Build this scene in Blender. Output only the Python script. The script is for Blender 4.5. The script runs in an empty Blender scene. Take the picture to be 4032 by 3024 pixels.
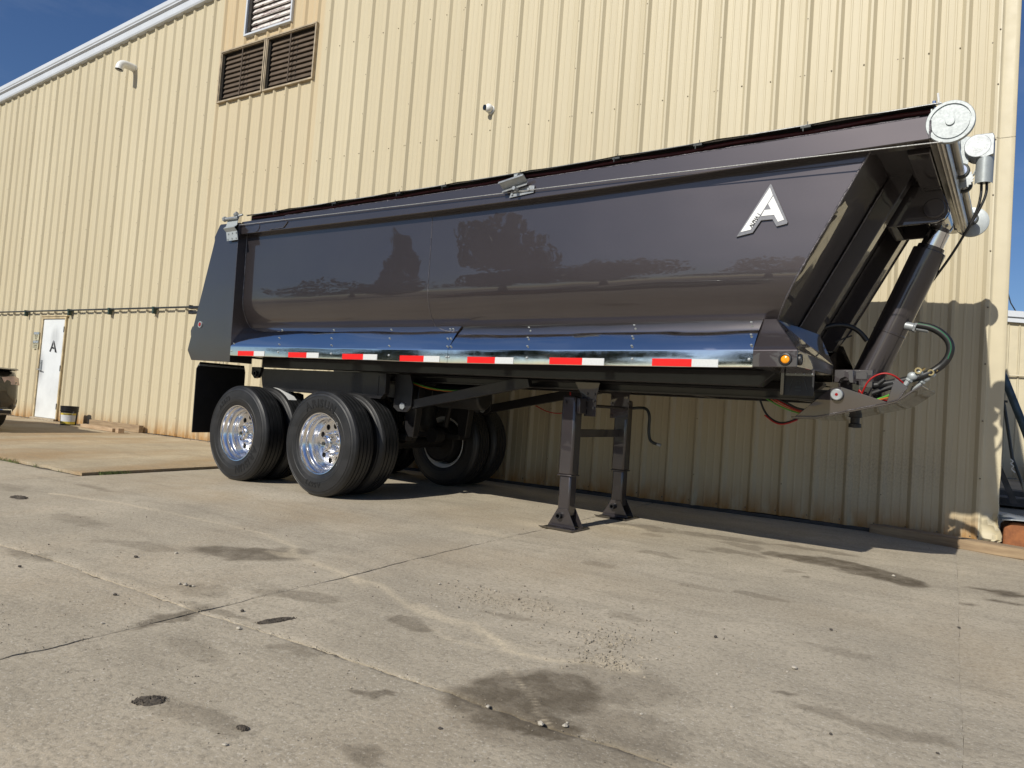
import bpy, math, random
import numpy as np
from mathutils import Matrix, Vector
from mathutils.geometry import tessellate_polygon

S = bpy.context.scene
COL = S.collection
R = math.radians
rnd = random.Random(7)

# ------------------------------------------------------------------ camera
cd = bpy.data.cameras.new('camera')
cam = bpy.data.objects.new('camera', cd)
COL.objects.link(cam)
CR = [[0.8496005, 0.52222565, 0.07388752], [0.04046605, 0.0751361, -0.99635188], [-0.52587213, 0.84949099, 0.04270326]]
cam.matrix_world = Matrix(((CR[0][0], -CR[1][0], -CR[2][0], 0), (CR[0][1], -CR[1][1], -CR[2][1], 0),
                           (CR[0][2], -CR[1][2], -CR[2][2], .833), (0, 0, 0, 1)))
cd.sensor_width = 36
cd.lens = 2820 / 4032 * 36
cd.clip_start = .05
cd.clip_end = 2000
S.camera = cam

# ------------------------------------------------------------------ sky, sun, exposure
SUN_AZ, SUN_EL = R(8), R(36)
wd = bpy.data.worlds.new('World')
S.world = wd
wd.use_nodes = True
wn, wl = wd.node_tree.nodes, wd.node_tree.links
bg = wn['Background']
sky = wn.new('ShaderNodeTexSky')
sky.sky_type = 'NISHITA'
sky.sun_disc = False
sky.sun_elevation = SUN_EL
sky.sun_rotation = math.pi + SUN_AZ
sky.altitude = 300
sky.air_density = 1.0
sky.dust_density = .7
sky.ozone_density = 4.0
tcw = wn.new('ShaderNodeTexCoord')
mpw = wn.new('ShaderNodeMapping')
mpw.inputs['Scale'].default_value = (1.6, 2.2, 7)
mpw.inputs['Rotation'].default_value = (.25, .5, .3)
nzw = wn.new('ShaderNodeTexNoise')
nzw.inputs['Scale'].default_value = 1.7
nzw.inputs['Detail'].default_value = 7
nzw.inputs['Roughness'].default_value = .62
rpw = wn.new('ShaderNodeValToRGB')
rpw.color_ramp.elements[0].position = .48
rpw.color_ramp.elements[1].position = .85
rpw.color_ramp.elements[0].color = (0, 0, 0, 1)
rpw.color_ramp.elements[1].color = (.10, .10, .10, 1)
mxw = wn.new('ShaderNodeMix')
mxw.data_type = 'RGBA'
wl.new(tcw.outputs['Generated'], mpw.inputs[0])
wl.new(mpw.outputs[0], nzw.inputs['Vector'])
wl.new(nzw.outputs['Fac'], rpw.inputs[0])
wl.new(rpw.outputs[0], mxw.inputs['Factor'])
hsw = wn.new('ShaderNodeHueSaturation')
hsw.inputs['Saturation'].default_value = 1.14
hsw.inputs['Hue'].default_value = .508
wl.new(sky.outputs[0], hsw.inputs['Color'])
wl.new(hsw.outputs[0], mxw.inputs['A'])
mxw.inputs['B'].default_value = (9, 9.4, 10, 1)
wl.new(mxw.outputs['Result'], bg.inputs['Color'])
bg.inputs['Strength'].default_value = .084

sd = bpy.data.lights.new('sun', 'SUN')
sd.energy = 4.5
sd.angle = R(.53)
sd.color = (1, .95, .845)
sun = bpy.data.objects.new('sun', sd)
COL.objects.link(sun)
sv = Vector((math.sin(SUN_AZ) * math.cos(SUN_EL), math.cos(SUN_AZ) * math.cos(SUN_EL), -math.sin(SUN_EL)))
sun.rotation_euler = sv.to_track_quat('-Z', 'Y').to_euler()
sun.location = (-3, -30, 25)
S.view_settings.view_transform = 'Standard'
S.view_settings.look = 'None'
S.view_settings.exposure = 0
S.view_settings.gamma = 1


# ------------------------------------------------------------------ helpers
def gz(y):                       # yard: falls gently from the wall towards the camera
    if y > 7.8:
        return -.03
    return -.03 - .02 * (7.8 - max(y, -8))


class MB:
    def __init__(s):
        s.v = []
        s.f = []

    def add(s, vs, fs):
        o = len(s.v)
        s.v += [tuple(p) for p in vs]
        s.f += [tuple(i + o for i in f) for f in fs]
        return s

    def box(s, a, b, m=None):
        x0, y0, z0 = a
        x1, y1, z1 = b
        vs = [(x0, y0, z0), (x1, y0, z0), (x1, y1, z0), (x0, y1, z0), (x0, y0, z1), (x1, y0, z1), (x1, y1, z1), (x0, y1, z1)]
        if m is not None:
            vs = [m @ Vector(p) for p in vs]
        return s.add(vs, [(0, 3, 2, 1), (4, 5, 6, 7), (0, 1, 5, 4), (1, 2, 6, 5), (2, 3, 7, 6), (3, 0, 4, 7)])

    def cyl(s, p0, p1, r0, r1=None, n=16, caps=True):
        r1 = r0 if r1 is None else r1
        p0, p1 = Vector(p0), Vector(p1)
        d = (p1 - p0).normalized()
        a = d.orthogonal().normalized()
        b = d.cross(a)
        vs = []
        for p, r in ((p0, r0), (p1, r1)):
            for i in range(n):
                t = 2 * math.pi * i / n
                vs.append(p + (a * math.cos(t) + b * math.sin(t)) * r)
        fs = [(i, (i + 1) % n, n + (i + 1) % n, n + i) for i in range(n)]
        if caps:
            fs += [tuple(range(n - 1, -1, -1)), tuple(range(n, 2 * n))]
        return s.add(vs, fs)

    def tube(s, path, r, n=8, smooth=0):
        P = [Vector(p) for p in path]
        for _ in range(smooth):
            Q = [P[0]]
            for a, b in zip(P, P[1:]):
                Q += [a * .75 + b * .25, a * .25 + b * .75]
            P = Q + [P[-1]]
        prev = None
        vs, fs = [], []
        for i, p in enumerate(P):
            d = (P[min(i + 1, len(P) - 1)] - P[max(i - 1, 0)]).normalized()
            a = d.orthogonal().normalized() if prev is None else (prev - d * prev.dot(d)).normalized()
            prev = a
            b = d.cross(a)
            rr = r[i] if isinstance(r, (list, tuple)) else r
            for k in range(n):
                t = 2 * math.pi * k / n
                vs.append(p + (a * math.cos(t) + b * math.sin(t)) * rr)
        for i in range(len(P) - 1):
            for k in range(n):
                fs.append((i * n + k, i * n + (k + 1) % n, (i + 1) * n + (k + 1) % n, (i + 1) * n + k))
        fs += [tuple(range(n - 1, -1, -1)), tuple((len(P) - 1) * n + k for k in range(n))]
        return s.add(vs, fs)

    def prism(s, poly, ax, d0, d1):
        """polygon in the two other axes (order x,y,z) pushed along axis ax"""
        def mk(p, d):
            q = list(p)
            q.insert(ax, d)
            return q
        n = len(poly)
        vs = [mk(p, d0) for p in poly] + [mk(p, d1) for p in poly]
        tri = tessellate_polygon([[Vector((p[0], p[1], 0)) for p in poly]])
        fs = [tuple(t) for t in tri] + [tuple(i + n for i in reversed(t)) for t in tri]
        fs += [(i, (i + 1) % n, n + (i + 1) % n, n + i) for i in range(n)]
        return s.add(vs, fs)

    def lathe(s, prof, n=48, c=(0, 0, 0), ax=1, close=False):
        """prof = (radius, height along axis)"""
        vs = []
        for r, h in prof:
            for i in range(n):
                t = 2 * math.pi * i / n
                q = [r * math.cos(t), r * math.sin(t)]
                q.insert(ax, h)
                vs.append((q[0] + c[0], q[1] + c[1], q[2] + c[2]))
        m = len(prof)
        fs = []
        for j in range(m if close else m - 1):
            k = (j + 1) % m
            for i in range(n):
                fs.append((j * n + i, j * n + (i + 1) % n, k * n + (i + 1) % n, k * n + i))
        return s.add(vs, fs)

    def ball(s, c, r, n=8, sc=(1, 1, 1)):
        vs, fs = [], []
        m = max(4, n // 2)
        for j in range(1, m):
            for i in range(n):
                t, u = 2 * math.pi * i / n, math.pi * j / m
                vs.append((c[0] + r * sc[0] * math.sin(u) * math.cos(t), c[1] + r * sc[1] * math.sin(u) * math.sin(t), c[2] + r * sc[2] * math.cos(u)))
        a, b = len(vs), len(vs) + 1
        vs += [(c[0], c[1], c[2] + r * sc[2]), (c[0], c[1], c[2] - r * sc[2])]
        for j in range(m - 2):
            for i in range(n):
                fs.append((j * n + i, j * n + (i + 1) % n, (j + 1) * n + (i + 1) % n, (j + 1) * n + i))
        for i in range(n):
            fs += [(a, (i + 1) % n, i), (b, (m - 2) * n + i, (m - 2) * n + (i + 1) % n)]
        return s.add(vs, fs)

    def mesh(s, name, mt, smooth=35, fix=True):
        me = bpy.data.meshes.new(name)
        me.from_pydata(s.v, [], s.f)
        if fix:
            import bmesh
            bm = bmesh.new()
            bm.from_mesh(me)
            bmesh.ops.recalc_face_normals(bm, faces=bm.faces)
            bm.to_mesh(me)
            bm.free()
        if smooth:
            me.polygons.foreach_set('use_smooth', [True] * len(me.polygons))
            me.set_sharp_from_angle(angle=R(smooth))
        for m in (mt if isinstance(mt, (list, tuple)) else [mt]):
            me.materials.append(m)
        me.update()
        return me

    def build(s, name, mt, parent=None, bevel=0, smooth=35, fix=True, loc=None):
        return link(name, s.mesh(name, mt, smooth, fix), parent, bevel, loc)


def link(name, me, parent=None, bevel=0, loc=None):
    o = bpy.data.objects.new(name, me)
    COL.objects.link(o)
    o.parent = parent
    if loc is not None:
        o.location = loc
    if bevel:
        b = o.modifiers.new('bevel', 'BEVEL')
        b.width = bevel
        b.segments = 2
        b.limit_method = 'ANGLE'
        b.angle_limit = R(40)
    return o


def empty(name, loc=(0, 0, 0), parent=None):
    o = bpy.data.objects.new(name, None)
    COL.objects.link(o)
    o.location = loc
    o.empty_display_size = .2
    o.parent = parent
    return o


def tag(o, label=None, cat=None, group=None, kind=None):
    if label:
        o['label'] = label
    if cat:
        o['category'] = cat
    if group:
        o['group'] = group
    if kind:
        o['kind'] = kind
    return o


def copy_tree(o, parent=None):
    c = o.copy()
    COL.objects.link(c)
    c.parent = parent
    for ch in list(o.children):
        copy_tree(ch, c)
    return c


def text_data(st, size, ext=.002, bold=0.0, sx=1.0):
    cu = bpy.data.curves.new('t', 'FONT')
    cu.body = st
    cu.size = size
    cu.extrude = ext
    cu.offset = bold
    cu.align_x = 'CENTER'
    cu.resolution_u = 3
    ob = bpy.data.objects.new('t', cu)
    COL.objects.link(ob)
    dg = bpy.context.evaluated_depsgraph_get()
    me = bpy.data.meshes.new_from_object(ob.evaluated_get(dg))
    vs = [Vector((v.co.x * sx, v.co.y, v.co.z)) for v in me.vertices]
    fs = [tuple(p.vertices) for p in me.polygons]
    bpy.data.objects.remove(ob)
    bpy.data.curves.remove(cu)
    bpy.data.meshes.remove(me)
    return vs, fs


def put_text(mb, st, size, M, ext=.002, bold=0.0, sx=1.0):
    vs, fs = text_data(st, size, ext, bold, sx)
    mb.add([M @ v for v in vs], fs)


# numpy noise for masks
def vnoise(x, y, seed=0):
    xi, yi = np.floor(x).astype(np.int64), np.floor(y).astype(np.int64)
    fx, fy = x - xi, y - yi
    fx, fy = fx * fx * (3 - 2 * fx), fy * fy * (3 - 2 * fy)

    def h(a, b):
        n = (a * 374761393 + b * 668265263 + seed * 974634541) & 0xffffffff
        n = ((n ^ (n >> 13)) * 1274126177) & 0xffffffff
        return ((n ^ (n >> 16)) & 0xffff) / 65535.0
    return (h(xi, yi) * (1 - fx) + h(xi + 1, yi) * fx) * (1 - fy) + (h(xi, yi + 1) * (1 - fx) + h(xi + 1, yi + 1) * fx) * fy


def fbm(x, y, seed=0, oct=4):
    t, a, n = 0, .5, 0
    for i in range(oct):
        t = t + a * vnoise(x * 2 ** i, y * 2 ** i, seed + i)
        n += a
        a *= .5
    return t / n


# ------------------------------------------------------------------ materials
class Mat:
    def __init__(s, name):
        s.m = bpy.data.materials.new(name)
        s.m.use_nodes = True
        s.nt = s.m.node_tree
        s.b = s.nt.nodes['Principled BSDF']
        s.tc = None

    def n(s, t, **k):
        nd = s.nt.nodes.new('ShaderNode' + t)
        for a, v in k.items():
            setattr(nd, a, v)
        return nd

    def l(s, a, b):
        s.nt.links.new(a, b)

    def co(s, scale=(1, 1, 1), kind='Object'):
        if s.tc is None:
            s.tc = s.n('TexCoord')
        mp = s.n('Mapping')
        mp.inputs['Scale'].default_value = scale
        s.l(s.tc.outputs[kind], mp.inputs[0])
        return mp.outputs[0]

    def noise(s, scale, detail=4, rough=.55, vec=None, dist=0):
        nd = s.n('TexNoise')
        nd.inputs['Scale'].default_value = scale
        nd.inputs['Detail'].default_value = detail
        nd.inputs['Roughness'].default_value = rough
        nd.inputs['Distortion'].default_value = dist
        s.l(vec if vec is not None else s.co(), nd.inputs['Vector'])
        return nd.outputs['Fac']

    def ramp(s, fac, p0, c0, p1, c1):
        nd = s.n('ValToRGB')
        e = nd.color_ramp.elements
        e[0].position, e[1].position = p0, p1
        f = lambda c: (c, c, c, 1) if isinstance(c, (int, float)) else (*c, 1)
        e[0].color, e[1].color = f(c0), f(c1)
        s.l(fac, nd.inputs[0])
        return nd.outputs[0]

    def mix(s, fac, a, b, mode='MIX'):
        nd = s.n('Mix', data_type='RGBA', blend_type=mode)
        for k, v in (('Factor', fac), ('A', a), ('B', b)):
            if isinstance(v, (int, float)):
                nd.inputs[k].default_value = v if k == 'Factor' else (v, v, v, 1)
            elif isinstance(v, tuple):
                nd.inputs[k].default_value = (*v, 1)
            else:
                s.l(v, nd.inputs[k])
        return nd.outputs['Result']

    def math(s, op, a, b=None, clamp=False):
        nd = s.n('Math', operation=op, use_clamp=clamp)
        for i, v in enumerate((a, b)):
            if v is None:
                continue
            if isinstance(v, (int, float)):
                nd.inputs[i].default_value = v
            else:
                s.l(v, nd.inputs[i])
        return nd.outputs[0]

    def attr(s, name):
        nd = s.n('Attribute')
        nd.attribute_name = name
        return nd.outputs['Fac']

    def set(s, **k):
        for a, v in k.items():
            i = s.b.inputs[a.replace('_', ' ')]
            if isinstance(v, (int, float)):
                i.default_value = v
            elif isinstance(v, tuple):
                i.default_value = (*v, 1)
            else:
                s.l(v, i)
        return s

    def bump(s, h, strength=.3, dist=.01, prev=None):
        nd = s.n('Bump')
        nd.inputs['Strength'].default_value = strength
        nd.inputs['Distance'].default_value = dist
        s.l(h, nd.inputs['Height'])
        if prev is not None:
            s.l(prev, nd.inputs['Normal'])
        s.l(nd.outputs[0], s.b.inputs['Normal'])
        return nd.outputs[0]


def simple(name, col, rough=.5, metal=0., var=.12, scale=8, bump=0, **k):
    m = Mat(name)
    f = m.noise(scale, 5)
    lo = tuple(c * (1 - var) for c in col)
    hi = tuple(min(1, c * (1 + var)) for c in col)
    m.set(Base_Color=m.ramp(f, .3, lo, .7, hi), Metallic=metal, **k)
    m.set(Roughness=m.ramp(m.noise(scale * 2.3, 3), .3, max(.01, rough * .85), .7, min(1, rough * 1.15)))
    if bump:
        m.bump(m.noise(scale * 4, 4), bump, .004)
    return m.m


# painted trailer steel: metallic charcoal with a clear coat and slight waviness
def paint_mat(name, col, rough=.42, metal=.72, wave=.08):
    m = Mat(name)
    fl = m.noise(420, 2)
    lo = m.noise(1.3, 3)
    c = m.mix(m.ramp(lo, .35, 0., .65, 1.), tuple(x * .93 for x in col), tuple(x * 1.07 for x in col))
    c = m.mix(m.ramp(fl, .3, 0., .75, .35), c, tuple(min(1, x * 1.7) for x in col))
    m.set(Base_Color=c, Metallic=metal, Roughness=rough, Coat_Weight=1., Coat_Roughness=.015, Coat_IOR=1.6)
    h = m.noise(1.7, 2, .4, m.co((.55, 1, 1)))
    nd = m.bump(h, wave, .12)
    m.l(nd, m.b.inputs['Coat Normal'])
    return m.m


PAINT = paint_mat('charcoal_paint', (.054, .0455, .0475))
PAINT2 = paint_mat('frame_paint', (.050, .043, .045), rough=.44, metal=.72)
CARPAINT = paint_mat('dark_car_paint', (.025, .024, .023), rough=.4, wave=.01)
MAROON = paint_mat('maroon_car_paint', (.11, .006, .02), rough=.4, metal=.2, wave=.01)
GREEN = paint_mat('pale_green_car_paint', (.36, .46, .40), rough=.4, metal=.2, wave=.01)

m = Mat('mirror_stainless')
w = m.noise(1.2, 2, .45, m.co((.8, 1.5, 1.5)))
w2 = m.noise(5, 2, .5, m.co((.35, 1, 1)))
hh = m.math('ADD', w, m.math('MULTIPLY', w2, .12))
m.set(Base_Color=(.86, .84, .795), Metallic=1., Roughness=m.ramp(m.noise(22, 4), .35, .05, .75, .12))
m.bump(hh, .09, .10)
STAINLESS = m.m

CHROME = simple('polished_aluminium', (.84, .84, .85), .15, 1., .03, 12)
GALV = simple('galvanised_steel', (.35, .37, .38), .45, .5, .16, 26)
ZINC = simple('bright_zinc_plate', (.37, .40, .405), .5, .3, .06, 30)
ALU = simple('brushed_aluminium', (.50, .485, .455), .38, .95, .05, 6)
BLACK = simple('black_satin', (.012, .012, .013), .45, 0, .2, 9)
RUBBER = simple('black_rubber_flap', (.009, .009, .0095), .55, 0, .25, 6, .15)
DRUM = simple('dark_brake_iron', (.022, .020, .019), .6, .4, .3, 12, .2)
WHITESTEEL = simple('white_wheel_enamel', (.72, .72, .70), .4, 0, .05, 9)
RED = simple('red_reflective_tape', (.72, .012, .010), .32, 0, .10, 120)
WHITE = simple('white_reflective_tape', (.60, .615, .61), .34, 0, .10, 120)
EMBLEM = simple('white_emblem_face', (.80, .81, .80), .4, 0, .03, 40)
EMBGREY = simple('grey_emblem_plate', (.20, .20, .21), .35, .5, .08, 40)
DARKTXT = simple('dark_lettering', (.010, .010, .011), .6)
TARP = simple('black_tarp_mesh', (.012, .011, .011), .7, 0, .3, 30, .3)
MAROONTARP = simple('maroon_tarp_edge', (.06, .006, .008), .6, 0, .25, 30, .2)
CABLE = simple('twisted_steel_cable', (.34, .34, .33), .55, .6, .5, 160)
HOSE = simple('black_hydraulic_hose', (.014, .014, .014), .42, 0, .2, 20)
WIRE_R = simple('red_wire', (.36, .010, .010), .4)
WIRE_G = simple('green_wire', (.10, .36, .05), .4)
WIRE_O = simple('orange_wire', (.50, .14, .03), .4)
HOSEGREEN = simple('green_hose_stripe', (.02, .16, .07), .45)
BRASS = simple('brass_fitting', (.62, .50, .26), .3, 1.)
AMBER = simple('amber_lens', (.95, .30, .01), .22, 0, .25, 60)
REDLENS = simple('red_lens', (.30, .008, .01), .2, 0, .2, 50)
GLASS = simple('dark_tinted_glass', (.012, .014, .015), .05)
LENSWHITE = simple('clear_tail_lens', (.55, .42, .38), .15, 0, .25, 14)
WHITEPVC = simple('white_plastic', (.78, .78, .75), .4, 0, .05, 9)
IRONPIPE = simple('dark_iron_pipe', (.05, .055, .055), .5, .5, .3, 10)
SUSP = simple('black_suspension_enamel', (.016, .015, .016), .4, .2, .25, 8, Coat_Weight=.3)
WELD = simple('weld_bead_paint', (.11, .10, .105), .3, .5, .3, 90, .6, Coat_Weight=.6)
TREECROWN = simple('tree_leaves', (.045, .06, .022), .7, 0, .5, 2)
BARK = simple('tree_bark', (.09, .065, .045), .9, 0, .3, 6, .5)
GRASSM = simple('grass_blades', (.10, .13, .035), .7, 0, .4, 9)
STONEM = simple('pale_pebble', (.44, .40, .33), .8, 0, .3, 20, .3)
STONED = simple('dark_pebble', (.075, .065, .055), .85, 0, .35, 20, .3)
CLUMP = simple('dark_soil', (.085, .070, .054), .95, 0, .4, 40, .8)
BLUEPIPE = simple('blue_painted_pipe', (.045, .075, .10), .5, .3, .4, 14)
GREYWOOD = simple('weathered_board', (.075, .07, .065), .8, 0, .3, 9, .3)

# tyre rubber: dusty sidewall
m = Mat('tyre_rubber')
d = m.noise(5, 6, .65, dist=.4)
f2 = m.noise(34, 4)
c = m.mix(m.ramp(d, .42, 0., .75, 1.), (.011, .0115, .0125), (.020, .020, .021))
c = m.mix(m.ramp(f2, .64, 0., .8, .35), c, (.05, .048, .045))
m.set(Base_Color=c, Roughness=m.ramp(d, .3, .38, .7, .62))
m.bump(f2, .12, .004)
TYRE = m.m
TYRETXT = simple('raised_tyre_letters', (.0035, .0035, .004), .6)

# beige ribbed wall sheet: chalky paint, faint vertical streaks, rust at the foot, smudges
m = Mat('beige_wall_sheet')
st = m.noise(3.2, 4, .6, m.co((5, 5, .12)))
bl = m.noise(.55, 3)
c = m.mix(m.ramp(st, .3, 0., .75, 1.), (.525, .46, .315), (.58, .512, .36))
c = m.mix(m.ramp(bl, .35, 0., .7, .35), c, (.50, .428, .285))
oi = m.n('ObjectInfo')
c = m.mix(m.math('MULTIPLY', oi.outputs['Random'], .38), c, (.47, .405, .27))
sp = m.n('SeparateXYZ')
m.l(m.co(), sp.inputs[0])
rz = m.n('MapRange')
rz.inputs[1].default_value, rz.inputs[2].default_value = .0, .36
rz.inputs[3].default_value, rz.inputs[4].default_value = 1., 0.
m.l(sp.outputs['Z'], rz.inputs[0])
rn = m.noise(6.5, 5, .6, m.co((1, 1, .35)))
rust = m.math('MULTIPLY', m.math('POWER', rz.outputs[0], 1.5), m.ramp(rn, .30, .15, .56, 1.), True)
c = m.mix(rust, c, (.38, .19, .05))
vs_ = m.noise(75, 4, .7, m.co((1, 1, .6)))
sm = m.attr('smudge')
c = m.mix(m.math('MULTIPLY', sm, m.ramp(vs_, .44, .15, .64, .60)), c, (.26, .235, .20))
rs = m.attr('ruststain')
c = m.mix(m.math('MULTIPLY', rs, m.ramp(st, .25, .35, .7, 1.)), c, (.52, .34, .15))
spk = m.noise(46, 2, .5)
c = m.mix(m.ramp(spk, .735, 0., .76, .45), c, (.30, .24, .15))
m.set(Base_Color=c, Roughness=.5, Specular_IOR_Level=.35)
m.bump(m.noise(1.6, 4, .5, m.co((1, 1, .5))), .2, .03)
WALL = m.m
WALLTRIM = simple('beige_trim', (.56, .495, .345), .5, 0, .06, 3)
TRIMW = simple('white_fascia', (.56, .59, .63), .45, 0, .05, 2)
SCREW = simple('screw_heads', (.17, .14, .10), .6, .4, .4, 40)
SILL = simple('dark_base_flashing', (.055, .052, .050), .7, 0, .4, 6, .3)
BROWNSLAT = simple('brown_louvre_slat', (.10, .072, .048), .65, .2, .25, 5)
BROWNDARK = simple('dark_vent_back', (.020, .016, .013), .9)
m = Mat('peeling_louvre_blade')
pe = m.noise(9, 6, .7, m.co((.5, 1, 1.4)))
c = m.mix(m.ramp(pe, .52, 0., .60, 1.), (.74, .70, .66), (.20, .13, .12))
m.set(Base_Color=c, Roughness=.45)
LOUVRE = m.m
m = Mat('worn_white_door')
dn = m.noise(2.2, 5, .6)
dv = m.noise(3, 5, .6, m.co((4, 1, .4)))
c = m.mix(m.ramp(dn, .4, 0., .75, .6), (.70, .725, .73), (.55, .57, .58))
c = m.mix(m.math('MULTIPLY', m.attr('grime'), m.ramp(dv, .3, .4, .7, 1.)), c, (.17, .175, .18))
m.set(Base_Color=c, Roughness=.5)
DOORM = m.m
DOORFRAME = simple('rusty_cream_frame', (.50, .40, .24), .6, 0, .3, 6)
STEP = simple('door_sill_concrete', (.36, .30, .22), .9, 0, .2, 9, .3)
WOOD = Mat('raw_lumber')
g_ = WOOD.noise(5, 5, .6, WOOD.co((.6, 7, 7)))
WOOD.set(Base_Color=WOOD.ramp(g_, .3, (.33, .22, .13), .7, (.50, .37, .24)), Roughness=.75)
WOOD.bump(g_, .2, .004)
WOOD = WOOD.m
OLDWOOD = Mat('weathered_timber')
g_ = OLDWOOD.noise(4, 6, .65, OLDWOOD.co((.5, 6, 6)))
OLDWOOD.set(Base_Color=OLDWOOD.ramp(g_, .3, (.20, .135, .08), .72, (.42, .31, .19)), Roughness=.85)
OLDWOOD.bump(g_, .35, .006)
OLDWOOD = OLDWOOD.m
RUSTM = Mat('rusted_steel')
g_ = RUSTM.noise(5, 6, .7)
RUSTM.set(Base_Color=RUSTM.ramp(g_, .32, (.13, .045, .02), .7, (.40, .15, .05)), Roughness=.8)
RUSTM.bump(g_, .4, .008)
RUSTM = RUSTM.m

# concrete yard
def concrete(name, col, masks=True, rusty=.35, rlo=.52):
    m = Mat(name)
    g = m.co(kind='Object')
    big = m.noise(.75, 6, .65, g)
    mid = m.noise(2.6, 6, .65, g, .5)
    fine = m.noise(48, 5, .75, g)
    grit = m.noise(85, 3, .7, g)
    streak = m.noise(3.2, 5, .65, m.co((.45, 2.2, 1)))
    dk = tuple(x * .80 for x in col)
    lt = tuple(min(1, x * 1.18) for x in col)
    c = m.mix(m.ramp(big, .33, 0., .67, 1.), tuple(x * .78 for x in col), lt)
    c = m.mix(m.ramp(mid, .42, 0., .74, .6), c, dk)
    c = m.mix(m.ramp(m.noise(1.1, 5, .6, m.co((1, .35, 1))), rlo, 0., rlo + .21, rusty), c, (.34, .22, .105))
    c = m.mix(m.ramp(streak, .50, 0., .72, .55), c, tuple(x * .60 for x in col))
    c = m.mix(m.ramp(fine, .30, .80, .52, 0.), c, tuple(x * .48 for x in col))
    c = m.mix(m.ramp(grit, .56, 0., .70, .75), c, (.60, .55, .46))
    if masks:
        edge = m.noise(9, 5, .65, g)
        o = m.math('MULTIPLY', m.attr('oil'), m.ramp(edge, .25, .55, .6, 1.))
        c = m.mix(o, c, (.075, .057, .036))
        r_ = m.math('MULTIPLY', m.attr('rust'), m.ramp(mid, .3, .35, .65, 1.))
        c = m.mix(m.math('MULTIPLY', r_, .5), c, (.42, .30, .16))
        du = m.math('MULTIPLY', m.attr('dust'), m.ramp(fine, .32, .35, .6, 1.))
        c = m.mix(du, c, (.66, .56, .40))
    m.set(Base_Color=c, Roughness=.9, Specular_IOR_Level=.25)
    b1 = m.bump(mid, .25, .012)
    m.bump(fine, .6, .008, b1)
    return m.m


CONC = concrete('yard_concrete', (.462, .402, .306), rusty=.20)
APRONM = concrete('apron_concrete', (.46, .38, .26), rusty=.75, rlo=.42)
FARGROUND = concrete('open_yard', (.36, .31, .235), masks=False)

# ------------------------------------------------------------------ ground
mb = MB()
ys = [-400, -60, -8, 7.8, 60, 500]
xs = [-500, -60, 0, 60, 500]
for y in ys:
    for x in xs:
        mb.v.append((x, y, gz(y) - .035))
for j in range(len(ys) - 1):
    for i in range(len(xs) - 1):
        a = j * len(xs) + i
        mb.f.append((a, a + 1, a + 1 + len(xs), a + len(xs)))
ground = mb.build('ground', FARGROUND, smooth=0)
tag(ground, kind='structure')

DUST = [(-6.49, 3.20), (-5.79, 3.36), (-5.0, 3.40), (-4.38, 3.41), (-3.94, 3.37), (-3.58, 3.26), (-3.43, 3.11), (-2.77, 2.985),
        (-2.59, 2.95), (-2.25, 2.77), (-2.08, 2.70), (-1.83, 2.75), (-1.51, 2.57), (-1.34, 2.58), (-1.16, 2.69), (-1.01, 2.70)]
# x, y, radius along u, radius along v, angle, strength
OIL = [(-.98, 2.12, .34, .20, 30, .42), (-1.0, 2.55, .3, .16, 0, .35), (-1.22, 2.27, .30, .20, 62, .80), (-1.10, 2.05, .16, .09, 20, .85), (-3.62, 2.93, .36, .17, 25, .74), (-3.45, 3.2, .16, .08, 0, .5),
       (-.66, 5.72, .40, .17, -8, .84), (-.36, 5.52, .28, .19, -25, .88), (-2.2, 6.0, .3, .12, 0, .5), (-1.55, 6.15, .35, .1, 0, .55), (-.95, 6.2, .3, .08, 0, .5), (-1.3, 5.55, .25, .1, 0, .5), (-1.0, 5.75, .16, .10, 0, .6), (.32, 5.66, .20, .07, 0, .95), (.2, 5.38, .07, .04, 0, .9), (.10, 5.07, .06, .03, 0, .8), (.33, 5.35, .06, .04, 0, .85),
       (-.22, 2.76, .22, .05, -4, .45), (-.05, 2.78, .14, .05, 0, .5), (-.50, 2.87, .05, .03, 0, .65), (-2.05, 2.57, .13, .06, 10, .55), (-1.64, 1.87, .06, .03, 0, .6), (-1.34, 1.6, .07, .05, 0, .5),
       (-1.8, 6.1, .25, .10, 0, .42), (-1.4, 5.9, .22, .09, -10, .48), (-2.1, 5.7, .12, .06, 0, .35), (-1.55, 5.35, .12, .05, 0, .4), (-.9, 5.2, .10, .04, 0, .4), (-.75, 5.05, .05, .025, 0, .6),
       (-1.75, 5.0, .16, .07, 0, .45), (-1.9, 4.4, .14, .07, 0, .35), (-1.2, 4.3, .16, .06, 0, .35), (-.9, 4.35, .12, .05, 0, .4), (-1.75, 2.95, .14, .05, 5, .4), (-1.35, 3.35, .12, .07, 0, .35),
       (-2.83, 1.95, .05, .24, 0, .62), (-2.8, 2.1, .22, .05, 0, .5), (-4.3, 2.08, .22, .06, 0, .45), (-4.2, 2.6, .3, .1, 10, .35), (-5.2, 2.75, .3, .12, 0, .35), (-3.1, 2.3, .2, .08, 0, .35), (-2.4, 1.75, .2, .08, 0, .28), (-1.95, 1.45, .25, .06, 0, .35),
       (-2.75, 2.55, .18, .08, 20, .4), (-2.15, 2.05, .10, .04, 0, .4), (-1.0, 2.45, .14, .06, 30, .5), (-.95, 2.2, .18, .10, 0, .38), (-.4, 3.6, .16, .06, 0, .28), (-.55, 2.05, .20, .06, 0, .35), (-.15, 2.25, .2, .06, 0, .3), (-7.0, 3.1, .4, .1, 0, .35), (-6.6, 3.6, .3, .06, 0, .4)]
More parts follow.
